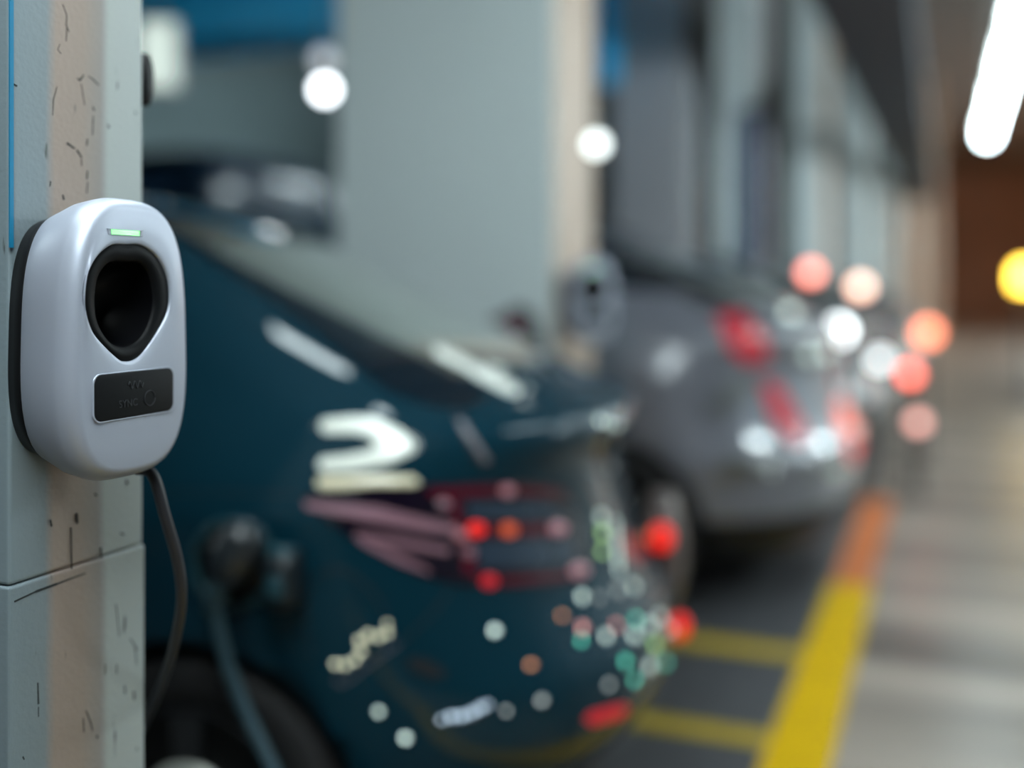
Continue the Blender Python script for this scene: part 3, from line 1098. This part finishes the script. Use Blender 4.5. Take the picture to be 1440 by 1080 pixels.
# quarter glass along the hatch, lamp highlights built as raised strips, and the seams
tp('quarter_window', [(203, 268), (340, 342), (470, 412), (560, 466), (618, 508), (690, 556), (655, 577), (600, 571), (545, 550), (500, 515),
                      (430, 458), (350, 402), (270, 350), (203, 308)], 0.002, M['dark_glass'], step=9, mirror=True)
tp('slash_highlight', [(606, 489), (618, 486), (722, 538), (732, 548), (727, 556), (716, 555), (612, 502)], 0.001, M['highlight_pale'], step=4, dome=0.006, mirror=True)  # slash of lamp light built as a raised pale strip
tp('curl_highlight', [(449, 600), (455, 590), (500, 586), (528, 588), (560, 603), (584, 622), (582, 636), (545, 654), (500, 662), (455, 663), (446, 655), (452, 644),
                  (490, 640), (518, 634), (530, 625), (520, 614), (500, 609), (456, 609)], 0.001, M['highlight_white'], step=5, dome=0.003, mirror=True)  # curl-shaped lamp reflection built as raised white gloss
tp('bar_highlight', [(446, 674), (452, 671), (582, 670), (590, 678), (584, 687), (452, 688), (446, 684)], 0.001, M['highlight_cream'], step=5, dome=0.004, mirror=True)  # bar-shaped lamp reflection built the same way
tp('hatch_seam', [(636, 576), (640, 576), (668, 640), (692, 662), (688, 664), (664, 642)], 0.0005, M['rubber_seal'], step=5, mirror=True)
tp('hatch_gap_highlight', [(641, 590), (651, 590), (690, 648), (680, 652)], 0.001, M['lamp_rose_grey'], step=4, dome=0.002, mirror=True)  # highlight along the hatch gap put into a pale strip
rc = end_caster(teal_bvh, -1)
patch('rear_window', [(-0.50, 1.18), (0.50, 1.18), (0.40, 1.53), (-0.40, 1.53)], 0.04, rc, 0.003, M['rear_glass'], teal)

# tail light
TL = [(425, 706), (438, 693), (520, 684), (620, 680), (720, 676), (770, 680), (802, 700), (824, 735), (827, 785), (812, 812), (780, 823), (700, 827),
      (640, 821), (590, 808), (540, 783), (480, 745)]
for side in (0, 1):
    tl = tp('tail_light', TL, 0.004, M['lamp_dark'], step=8)
    subs = [('light_strip', [(428, 705), (530, 713), (640, 738), (647, 751), (600, 747), (520, 732), (432, 715)], M['lamp_rose'], 0.006),
            ('light_strip', [(500, 748), (560, 756), (632, 770), (630, 779), (580, 771), (505, 756)], M['lamp_rose'], 0.006),
            ('light_strip', [(497, 752), (540, 768), (600, 799), (606, 807), (560, 791), (512, 766)], M['lamp_rose'], 0.006),
            ('upper_red_bar', [(596, 687), (700, 683), (792, 688), (792, 697), (700, 696), (610, 700)], M['lamp_maroon'], 0.006),
            ('middle_red_bar', [(655, 738), (796, 737), (796, 752), (655, 752)], M['lamp_maroon'], 0.006),
            ('lower_red_bar', [(664, 806), (700, 812), (800, 806), (806, 814), (700, 823), (668, 818)], M['lamp_maroon'], 0.006),
            ('red_bracket', [(628, 702), (640, 702), (662, 760), (668, 806), (650, 806), (648, 765)], M['lamp_maroon'], 0.006),
            ('clear_panel', [(650, 706), (770, 704), (792, 730), (660, 731)], M['tail_clear'], 0.005),
            ('clear_panel', [(666, 760), (800, 758), (808, 795), (672, 798)], M['tail_clear'], 0.005)]
    made = [tp(n_, pl, out, mm, tl, step=6) for n_, pl, mm, out in subs]
    dots = [(711, 690, 10, 'd_pink'), (623, 709, 9, 'lamp_rose'), (668, 744, 12, 'd_red'), (713, 745, 11, 'd_orange'), (782, 744, 12, 'd_pink'), (646, 752, 9, 'd_pink'),
            (658, 776, 9, 'lamp_rose'), (686, 817, 11, 'lamp_red_lit'), (812, 803, 12, 'd_pink')]
    for x, y, r, mm in dots:
        made.append(tp('lamp_bulb', [(x + r * math.cos(a), y + r * 0.82 * math.sin(a)) for a in [k * math.pi / 7 for k in range(14)]], 0.007, M[mm], tl, step=5, dome=0.003))
    if side:                                        # the other flank
        for o in [tl] + made:
            for v in o.data.vertices:
                v.co.y = -v.co.y
            o.data.flip_normals()

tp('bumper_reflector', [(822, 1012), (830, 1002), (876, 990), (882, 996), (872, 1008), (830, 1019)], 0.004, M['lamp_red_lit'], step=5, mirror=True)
tp('parking_sensor', [(572, 930), (590, 924), (612, 934), (628, 948), (612, 954), (586, 946)], 0.002, M['rubber_seal'], step=5, sp=3, mirror=True)


def seam(px_pts, wd, m=None):
    P = []
    for q in smooth_path([(x, y, 0) for x, y in px_pts], 6):
        h_ = TCAST(q.x, q.y)
        if h_:
            P.append(h_[0] + h_[1] * 0.0003)
    if len(P) > 2:
        return tube('panel_seam', P, wd, m or M['rubber_seal'], teal, 8, sub=1)


seam([(440, 925), (432, 880), (434, 830), (452, 806), (485, 802), (520, 828), (542, 862), (550, 890)], 0.0022)
seam([(470, 955), (483, 962), (520, 935), (562, 905)], 0.0016, M['lamp_rose_grey'])
seam([(632, 832), (610, 860), (580, 890), (560, 905)], 0.0018)
seam([(205, 694), (300, 692), (424, 696)], 0.0015)

# charging port
h0 = TCAST(330, 792)
PP, PN = h0[0], h0[1].normalized()
port = lathe('port_ring', [(0.070, -0.01), (0.088, -0.005), (0.090, 0.006), (0.084, 0.014), (0.076, 0.010), (0.072, -0.004), (0.071, -0.008)], PP, PN, M['port_teal'], teal, 56)
lathe('port_socket', [(0.074, -0.01), (0.074, 0.003), (0.050, 0.005), (0.046, 0.014), (0.040, 0.014), (0.038, 0.002), (0.0, 0.002)], PP, PN, M['soft_black'], port, 40)
fh = TCAST(414, 805)
FP = fh[0]
up = Vector((0, 0, 1))
sx = PN.cross(up).normalized()


def rounded(name, cen, ax, bx, cx_, hw, hh, hd, m, parent, e=4.0, n=32):
    """a rounded block: half sizes hw, hh, hd along the unit axes"""
    rings = []
    for k in range(9):
        t = -1 + 2 * k / 8
        s = (1 - abs(t) ** e) ** (1 / e) if abs(t) < 1 else 0.55
        s = max(s, 0.55)
        rings.append([cen + ax * hw * s * math.copysign(abs(math.cos(a)) ** (2 / e), math.cos(a)) + bx * hh * s * math.copysign(abs(math.sin(a)) ** (2 / e), math.sin(a)) + cx_ * hd * t
                      for a in [2 * math.pi * j / n for j in range(n)]])
    return loft(name, rings, m, parent)


flap = rounded('port_flap', FP + PN * 0.055 + up * 0.004, sx, up, PN, 0.034, 0.055, 0.045, M['port_dark'], teal)
rounded('flap_hinge', FP + PN * 0.07 + up * 0.050, sx, up, PN, 0.026, 0.016, 0.020, M['port_teal'], flap)
rounded('flap_latch', FP + PN * 0.098 - up * 0.004, sx, up, PN, 0.018, 0.022, 0.006, M['port_teal'], flap)

# added lobe and glowing spots imitating red lamp reflections at the rear
gd = TI @ at_depth(944, 775, 3.0)
lobe = rounded('rear_lobe', gd + Vector((0.03, 0, 0)), Vector((1, 0, 0)), Vector((0, 1, 0)), up, 0.07, 0.12, 0.16, M['warm_grey'], teal, e=2.4)
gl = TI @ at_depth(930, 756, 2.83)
rounded('red_reflection_spot', gl, Vector((1, 0, 0)), up, Vector((0, 1, 0)), 0.030, 0.034, 0.02, M['d_red_lit'], lobe, e=2.2)
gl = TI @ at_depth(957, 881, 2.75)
rounded('red_reflection_spot', gl, Vector((1, 0, 0)), up, Vector((0, 1, 0)), 0.020, 0.030, 0.02, M['d_red_lit'], teal, e=2.2)

# raised beads standing in for lamp highlights on the paint
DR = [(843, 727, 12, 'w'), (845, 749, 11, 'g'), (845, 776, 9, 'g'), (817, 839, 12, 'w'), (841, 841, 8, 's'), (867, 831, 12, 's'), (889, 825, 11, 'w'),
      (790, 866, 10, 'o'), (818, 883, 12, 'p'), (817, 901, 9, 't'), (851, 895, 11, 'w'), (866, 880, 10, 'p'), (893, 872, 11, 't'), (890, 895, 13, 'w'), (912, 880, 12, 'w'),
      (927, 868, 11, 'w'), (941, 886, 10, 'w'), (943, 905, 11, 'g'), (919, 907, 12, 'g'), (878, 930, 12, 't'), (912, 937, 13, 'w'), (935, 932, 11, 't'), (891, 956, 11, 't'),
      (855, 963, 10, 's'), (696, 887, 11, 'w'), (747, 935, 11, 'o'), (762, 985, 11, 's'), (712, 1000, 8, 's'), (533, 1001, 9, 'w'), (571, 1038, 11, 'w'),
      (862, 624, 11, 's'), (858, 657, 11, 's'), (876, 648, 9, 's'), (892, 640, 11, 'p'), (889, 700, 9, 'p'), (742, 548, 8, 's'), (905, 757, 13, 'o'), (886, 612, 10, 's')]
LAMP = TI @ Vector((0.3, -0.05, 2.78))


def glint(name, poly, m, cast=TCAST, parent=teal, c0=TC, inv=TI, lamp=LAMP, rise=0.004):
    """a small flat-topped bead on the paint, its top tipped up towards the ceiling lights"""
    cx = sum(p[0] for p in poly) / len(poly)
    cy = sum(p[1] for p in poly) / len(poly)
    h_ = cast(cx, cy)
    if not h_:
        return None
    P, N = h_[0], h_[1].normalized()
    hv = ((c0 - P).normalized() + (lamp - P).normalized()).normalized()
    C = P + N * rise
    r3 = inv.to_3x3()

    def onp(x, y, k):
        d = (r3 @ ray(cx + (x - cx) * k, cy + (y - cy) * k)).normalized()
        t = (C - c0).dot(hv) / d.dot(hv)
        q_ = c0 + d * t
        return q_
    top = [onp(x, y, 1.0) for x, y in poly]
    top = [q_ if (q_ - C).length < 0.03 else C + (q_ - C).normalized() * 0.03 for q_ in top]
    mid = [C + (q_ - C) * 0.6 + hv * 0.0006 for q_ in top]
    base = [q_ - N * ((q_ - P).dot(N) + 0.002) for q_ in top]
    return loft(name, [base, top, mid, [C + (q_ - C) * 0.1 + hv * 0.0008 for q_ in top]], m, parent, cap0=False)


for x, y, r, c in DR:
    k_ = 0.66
    glint('highlight_bead', [(x + r * k_ * math.cos(a), y + r * k_ * math.sin(a) * (0.75 if c == 'o' else 0.95)) for a in [k * math.pi / 6 for k in range(12)]], M['drop_' + c])
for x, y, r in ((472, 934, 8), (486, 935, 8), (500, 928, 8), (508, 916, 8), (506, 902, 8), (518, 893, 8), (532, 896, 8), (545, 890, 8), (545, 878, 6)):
    glint('highlight_bead', [(x + r * 0.7 * math.cos(a), y + r * 0.7 * math.sin(a)) for a in [k * math.pi / 5 for k in range(10)]], M['drop_cream'])
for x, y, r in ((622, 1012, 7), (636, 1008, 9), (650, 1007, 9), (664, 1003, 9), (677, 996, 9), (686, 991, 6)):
    glint('highlight_bead', [(x + r * 0.7 * math.cos(a), y + r * 0.7 * math.sin(a)) for a in [k * math.pi / 5 for k in range(10)]], M['drop_b'])
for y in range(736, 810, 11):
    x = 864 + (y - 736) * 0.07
    glint('highlight_bead', [(x + 5 * math.cos(a), y + 6 * math.sin(a)) for a in [k * math.pi / 5 for k in range(10)]], M['drop_w'])
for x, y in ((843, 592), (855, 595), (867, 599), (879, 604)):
    glint('highlight_bead', [(x + 6 * math.cos(a), y + 5 * math.sin(a)) for a in [k * math.pi / 5 for k in range(10)]], M['drop_w'])

# ---- charging cable from the wall charger to the port
cab = empty('charging_cable', tuple(TW @ (PP + PN * 0.02)))
tag(cab, 'dark charging cable looping from the near charger behind the pillar up to the car port', 'cable')
CO = cab.location


def rel(P):
    return [Vector(p) - CO for p in P]


gland = Vector((PX + 0.070, CY + 0.055, CZ - 0.158 + 0.014 - 0.020))
PNw = (TW.to_3x3() @ PN).normalized()
PPw = TW @ PP
hb = PPw + PNw * 0.085
down = Vector((0, 0, -1))
cpts = [gland + Vector((0, 0, 0.01)), at_depth(217, 672, 1.245), at_depth(232, 725, 1.25), at_depth(250, 790, 1.27), at_depth(255, 848, 1.29), at_depth(243, 915, 1.33), at_depth(222, 975, 1.38),
        at_depth(200, 1022, 1.44), at_depth(170, 1090, 1.52), at_depth(130, 1300, 1.58)]
q = cpts[-1]
bot = at_depth(392, 1100, 1.92)
cpts += [Vector((q.x + 0.05, q.y + 0.02, 0.08)), Vector((q.x + 0.3, q.y, 0.012)), Vector((-0.75, 1.45, 0.012)), Vector((bot.x + 0.16, bot.y - 0.04, 0.08)), at_depth(440, 1220, 1.88)]
main = tube('cable', rel(cpts), 0.0065, M['cable_rubber'], cab, 12, 10)
c2 = [at_depth(440, 1220, 1.88), bot, at_depth(350, 1010, 1.95), at_depth(322, 940, 1.96), at_depth(306, 870, 1.96), at_depth(303, 838, 1.96)]
tube('cable', rel(c2), 0.0125, M['cable_blue'], cab, 14, 10)
lathe('cable_joint', [(0.008, -0.04), (0.016, -0.03), (0.016, 0.03), (0.009, 0.04)], rel([at_depth(440, 1220, 1.88)])[0], (cpts[-1] - c2[1]), M['soft_black'], cab, 20)
hp = at_depth(303, 840, 1.96)
hd = at_depth(322, 782, 1.95)
ax = (hd - hp).normalized()
lathe('plug_neck', [(0.014, -0.03), (0.019, -0.01), (0.022, 0.03), (0.026, 0.045)], hp - CO, ax, M['cable_blue'], cab, 24)
lathe('plug_body', [(0.022, -0.005), (0.036, 0.012), (0.041, 0.04), (0.041, 0.085), (0.034, 0.105), (0.0, 0.115)], hp + ax * 0.035 - CO, (ax + Vector((0.1, 0.0, 0.0)) - PNw * 0.25).normalized(), M['plug_dark'], cab, 32)
lathe('plug_head', [(0.0, 0.0), (0.036, 0.002), (0.036, 0.10), (0.030, 0.125), (0.0, 0.13)], PPw + PNw * 0.005 - CO, (hd + Vector((0, 0, 0.01)) - PPw).normalized(), M['plug_dark'], cab, 32)

# ---- the other vehicles
def placed(loc, psi_, sc=1.0):
    return Matrix.Translation(loc) @ Matrix.Rotation(math.pi + psi_, 4, 'Z') @ Matrix.Scale(sc, 4)


PG = dict(PROFILE)
PG['wheels'] = (0.70, 3.30)
PG['rows'] = [(0.20, 0.07, 0.84, 3.95), (0.26, 0.02, 0.87, 4.05), (0.34, -0.01, 0.885, 4.10), (0.42, -0.03, 0.89, 4.12), (0.50, -0.03, 0.892, 4.12)] + PROFILE['rows'][5:]
gl_loc, gpsi = (-0.46, 5.22, 0), math.radians(-7)
grey, grey_body, grey_bvh = make_car('mid grey hatchback with dark roof parked beyond the broad pale pillar', gl_loc, gpsi, M['grey_paint'], M['navy_paint'], details='own', P=PG)
grey.scale = (1.07, 1.07, 1.07)
GC = caster_for(placed(gl_loc, gpsi, 1.07), grey_bvh)


def gp(name, poly, out, m, parent=None, **k):
    return px_patch(grey, GC, name, poly, out, m, parent, **k)


gp('quarter_window', [(700, 300), (840, 348), (930, 372), (985, 408), (930, 412), (840, 402), (700, 380)], 0.003, M['dark_glass'], step=12, mirror=True)
gp('tail_light', [(1008, 446), (1040, 440), (1076, 476), (1082, 506), (1050, 512), (1026, 492)], 0.006, M['lamp_red_deep'], step=8, mirror=True)
gp('tail_light_tail', [(1070, 536), (1094, 540), (1130, 600), (1136, 622), (1112, 624), (1086, 590)], 0.006, M['lamp_red_deep'], step=8, mirror=True)
gp('red_cast_patch', [(1176, 565), (1200, 560), (1212, 590), (1205, 612), (1180, 605)], 0.01, M['red_cast'], step=6)  # glowing patches imitate red light cast on the car corner
gp('red_cast_patch', [(1192, 622), (1212, 618), (1218, 640), (1206, 652), (1194, 645)], 0.01, M['red_cast'], step=6)
rcg = end_caster(grey_bvh, -1)
patch('rear_window', [(-0.56, 1.19), (0.56, 1.19), (0.44, 1.52), (-0.44, 1.52)], 0.06, rcg, 0.003, M['dark_glass'], grey)
for (x, y, r, c) in ((1178, 663, 12, 'w'), (1150, 655, 9, 's'), (1190, 455, 10, 'w')):  # beads imitating bright glints on the grey paint
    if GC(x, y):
        gp('highlight_bead', [(x + r * math.cos(a), y + r * math.sin(a)) for a in [k * math.pi / 7 for k in range(14)]], 0.001, M['drop_' + c], step=5, dome=0.012, back=0.002)
gp('reflection_smear', [(996, 580), (1000, 560), (1040, 530), (1066, 522), (1068, 540), (1040, 566), (1012, 588)], 0.001, M['drop_haze'], step=6, dome=0.002, back=0.002)  # pale smears of reflected tube light built as patches
gp('reflection_smear', [(1010, 670), (1020, 640), (1070, 640), (1104, 632), (1100, 650), (1060, 664), (1030, 682)], 0.001, M['drop_haze'], step=6, dome=0.002, back=0.002)

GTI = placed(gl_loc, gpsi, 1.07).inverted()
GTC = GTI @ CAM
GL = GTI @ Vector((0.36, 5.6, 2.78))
for x, y, r, c in ((1109, 441, 13, 'w'), (1134, 498, 12, 'w'), (1158, 494, 12, 'w'), (1060, 470, 6, 'p'), (1040, 370, 8, 's'), (1207, 445, 9, 's'), (1085, 660, 7, 's')):  # lamp glints on the grey car built as tipped beads
    glint('highlight_bead', [(x + r * math.cos(a), y + r * math.sin(a)) for a in [k * math.pi / 7 for k in range(14)]], M['drop_' + c], GC, grey, GTC, GTI, GL, 0.008)

make_car('silver hatchback parked next beyond the mid grey hatchback', (-0.42, 8.25, 0), math.radians(-3), M['silver_paint'], M['navy_paint'])
make_car('dark hatchback with lit tail lights, third behind the teal car', (-0.36, 11.1, 0), math.radians(-2), M['navy_paint'])
make_car('farthest parked hatchback with lit tail lights near the aisle vanishing point', (-0.30, 13.9, 0), math.radians(-2), M['grey_paint'])

# ---- van behind the cars
PV = dict(rows=[(0.30, 0.08, 0.90, 4.85), (0.5, 0.0, 0.96, 5.0), (1.0, 0.0, 0.98, 5.0), (1.3, 0.02, 0.97, 4.7), (1.8, 0.05, 0.94, 4.2), (2.2, 0.10, 0.90, 3.9), (2.38, 0.22, 0.82, 3.6), (2.44, 0.45, 0.6, 3.1)],
          R=0.35, n=3.2, wheels=(0.95, 4.0), wheel_r=0.34, arch_r=0.40, wheel_z=0.34)
van = empty('van', (-4.85, 7.35, 0), math.pi)
tag(van, 'tall dark navy van behind the roof of the teal car, left of the broad pillar', 'van')
vb = car_body(PV, M['navy_paint'], van)
vbv = bvh_of(vb)
for wx in PV['wheels']:
    for s in (-1, 1):
        wheel(van, wx, s * 0.84, PV, s)
    sc_ = side_caster(vbv, 1)
for s in (1, -1):
    sc_ = side_caster(vbv, s)
    patch('side_window', [(0.5, 1.35), (1.9, 1.35), (1.9, 1.95), (0.5, 1.95)], 0.08, sc_, 0.004, M['dark_glass'], van)
    patch('side_window', [(2.2, 1.35), (3.6, 1.35), (3.3, 1.95), (2.2, 1.95)], 0.08, sc_, 0.004, M['dark_glass'], van)
vr = end_caster(vbv, -1)
patch('rear_window', [(-0.7, 1.35), (0.7, 1.35), (0.66, 2.0), (-0.66, 2.0)], 0.08, vr, 0.004, M['dark_glass'], van)
vh = side_caster(vbv, 1)
patch('chrome_rail', [(0.5, 2.04), (2.6, 2.04), (2.6, 2.11), (0.5, 2.11)], 0.08, vh, 0.02, M['blue_steel'], van)

# ---- lamps, light spots on added posts, signs
def globe_lamp(label, px, py, d, rpx, m, group=None):
    p = at_depth(px, py, d)
    r = rpx * d / F
    root = empty('globe_lamp', (p.x, p.y, p.z))
    tag(root, label, 'hanging lamp', group)
    lathe('globe', [(0.0, -r)] + [(r * math.cos(a), r * math.sin(a)) for a in [math.radians(-80 + 16 * k) for k in range(11)]] + [(0, r)], (0, 0, 0), (0, 0, 1), m, root, 28)
    lathe('cap', [(r * 0.35, r * 0.9), (r * 0.30, r * 1.15), (0.01, r * 1.3)], (0, 0, 0), (0, 0, 1), M['white_metal'], root, 20)
    tube('rod', [(0, 0, r * 1.2), (0, 0, CEIL - p.z)], 0.003, M['white_metal'], root, 8, sub=1)
    return root


globe_lamp('bright round lamp hanging left of the broad pale pillar', 457, 126, 5.6, 13, M['g_white'])
globe_lamp('dim round lamp just above and behind the bright one', 455, 84, 6.6, 13, M['g_dim'])
globe_lamp('round white lamp hanging at the right edge of the broad pale pillar', 839, 203, 3.45, 15, M['g_white2'])


def spot_post(label, px, py, d, rpx, m, group='light spots beyond the grey car'):  # post is made up to carry a light spot of unknown source
    p = at_depth(px, py, d)
    r = rpx * d / F
    root = empty('spot_post', (p.x, p.y, 0))
    tag(root, label, 'light spot', group)
    lathe('post', [(0.05, 0.0), (0.05, 0.02), (0.022, 0.03), (0.022, p.z - r * 0.9), (0.03, p.z - r * 0.8)], (0, 0, 0), (0, 0, 1), M['warm_grey'], root, 20)
    lathe('lamp_head', [(0.0, p.z - r)] + [(r * math.cos(a), p.z + r * math.sin(a)) for a in [math.radians(-80 + 16 * k) for k in range(11)]] + [(0, p.z + r)], (0, 0, 0), (0, 0, 1), m, root, 24)
    return root


for lab, x, y, d, r, mm in (
        ('brightest and tallest white light spot on an added post in the cluster', 1180, 465, 6.6, 15, 'p_white2'),
        ('white light spot on an added post right of and below the brightest one', 1238, 506, 7.2, 11, 'p_white3'),
        ('salmon red light spot on an added post above the left white one', 1140, 384, 7.0, 11, 'p_salmon'),
        ('pale peach light spot on an added post above the brightest white one', 1210, 404, 7.0, 12, 'p_peach'),
        ('orange light spot on an added post, upper of those right of the cluster', 1305, 468, 8.5, 14, 'p_orange'),
        ('red light spot on an added post at the right end of the cluster', 1280, 526, 7.4, 11, 'p_red'),
        ('dull pink floor reflection built as a low lamp below the red one', 1291, 594, 6.9, 11, 'p_pink')):
    spot_post(lab, x, y, d, r, M[mm])

bp_ = at_depth(1441, 388, 13)
beacon = empty('warning_beacon', (bp_.x, bp_.y, 0))
tag(beacon, 'glowing yellow beacon on a stand cut by the right edge of the frame', 'beacon')
lathe('stand', [(0.15, 0), (0.15, 0.03), (0.03, 0.05), (0.03, bp_.z - 0.14)], (0, 0, 0), (0, 0, 1), M['black_plastic'], beacon, 24)
lathe('dome', [(0.10, bp_.z - 0.14), (0.12, bp_.z - 0.10), (0.12, bp_.z + 0.05), (0.08, bp_.z + 0.12), (0, bp_.z + 0.14)], (0, 0, 0), (0, 0, 1), M['amber'], beacon, 28)

# lit box hanging behind the near pillar
q0, q1 = at_depth(196, 30, 5.6), at_depth(246, 122, 5.6)
lb = empty('light_box', ((q0.x + q1.x) / 2, (q0.y + q1.y) / 2, (q0.z + q1.z) / 2), TH)
tag(lb, 'pale glowing light box hanging right behind the near pillar, above the cars', 'light box')
hw_, hh_ = (q1 - q0).xy.length / 2, (q0.z - q1.z) / 2
box('case', (-hw_ - 0.01, 0.01, -hh_ - 0.01), (hw_ + 0.01, 0.08, hh_ + 0.01), M['white_metal'], lb, 0.004)
box('diffuser', (-hw_, -0.005, -hh_), (hw_, 0.012, hh_), M['g_box'], lb, 0.003)
tube('rod', [(0, 0.04, hh_), (0, 0.04, CEIL - lb.location.z)], 0.006, M['white_metal'], lb, 8, sub=1)

# blue hanging sign and navy panel
s0, s1 = on_y(842, 0, 6.0), on_y(866, 118, 6.0)
sg = box('blue_sign', (s0.x, 6.0, s1.z), (s1.x, 6.05, CEIL), M['blue_paint'], None, 0.004)
tag(sg, 'narrow bright blue hanging sign just right of the broad pale pillar', 'sign')
n0, n1 = on_y(1036, 152, 9.3), on_y(1072, 372, 9.3)
npn = box('navy_panel', (n0.x, 9.34, n1.z), (n1.x, 9.398, n0.z), M['navy_panel'], None, 0.01)
tag(npn, 'tall narrow navy panel fixed to the slim pale pillar', 'panel')

# orange sticker on the pale pillar
o0, o1 = on_y(568, 418, P2Y0), on_y(606, 440, P2Y0)
st = box('orange_sticker', (o0.x, P2Y0 - 0.003, o1.z), (o1.x, P2Y0 + 0.0005, o0.z), M['orange_mark'], None, 0.001)
tag(st, 'small orange sticker low on the broad pale pillar face', 'sticker')

# mirror on the pale pillar
mpoly = [(680, 455), (702, 445), (728, 431), (742, 435), (751, 455), (762, 482), (754, 494), (738, 498), (712, 478)]
mc = on_y(722, 464, 3.55)
mir = empty('garage_mirror', tuple(mc))
tag(mir, 'small dark wing shaped mirror fixed low on the broad pale pillar', 'mirror')


def slab(name, poly, ya, yb, m, parent, k=1.0):
    cx = sum(p[0] for p in poly) / len(poly)
    cy = sum(p[1] for p in poly) / len(poly)
    P = smooth_path([(cx + (x - cx) * k, cy + (y - cy) * k, 0) for x, y in poly], 4, True)
    r0 = [on_y(p.x, p.y, 3.55) for p in P]
    cen = sum(r0, Vector()) / len(r0)
    rings = []
    for y, s in ((ya, 0.94), (ya + 0.004, 1.0), (yb - 0.02, 1.0), (yb, 0.75)):
        rings.append([Vector((cen.x + (p.x - cen.x) * s - mc.x, y - mc.y, cen.z + (p.z - cen.z) * s - mc.z)) for p in r0])
    return loft(name, rings, m, parent)


slab('mirror_housing', mpoly, 3.53, 3.60, M['black_plastic'], mir)
slab('mirror_glass', [(696, 458), (712, 447), (728, 449), (736, 466), (729, 479), (712, 472)], 3.522, 3.535, M['mirror_rose'], mir)
tube('arm', [(0, 0.04, -0.01), (0, P2Y0 - mc.y, -0.01)], 0.012, M['black_plastic'], mir, 12, sub=1)

# cable hook on the back of the near pillar
hk = empty('cable_hook', (PX - 0.004, PY1 + 0.02, 1.62))
tag(hk, 'black rounded cable hook peeking out from behind the near pillar', 'hook')
hz = at_depth(203, 112, 1.40)
hk.location = (hz.x, hz.y, hz.z)
rounded('hook', Vector((0, 0, 0)), Vector((1, 0, 0)), Vector((0, 1, 0)), up, 0.011, 0.012, 0.034, M['soft_black'], hk, e=2.5)
box('bracket', (-0.03, PY1 - hz.y + 0.0015, -0.01), (0.0, 0.0, 0.01), M['soft_black'], hk, 0.001)
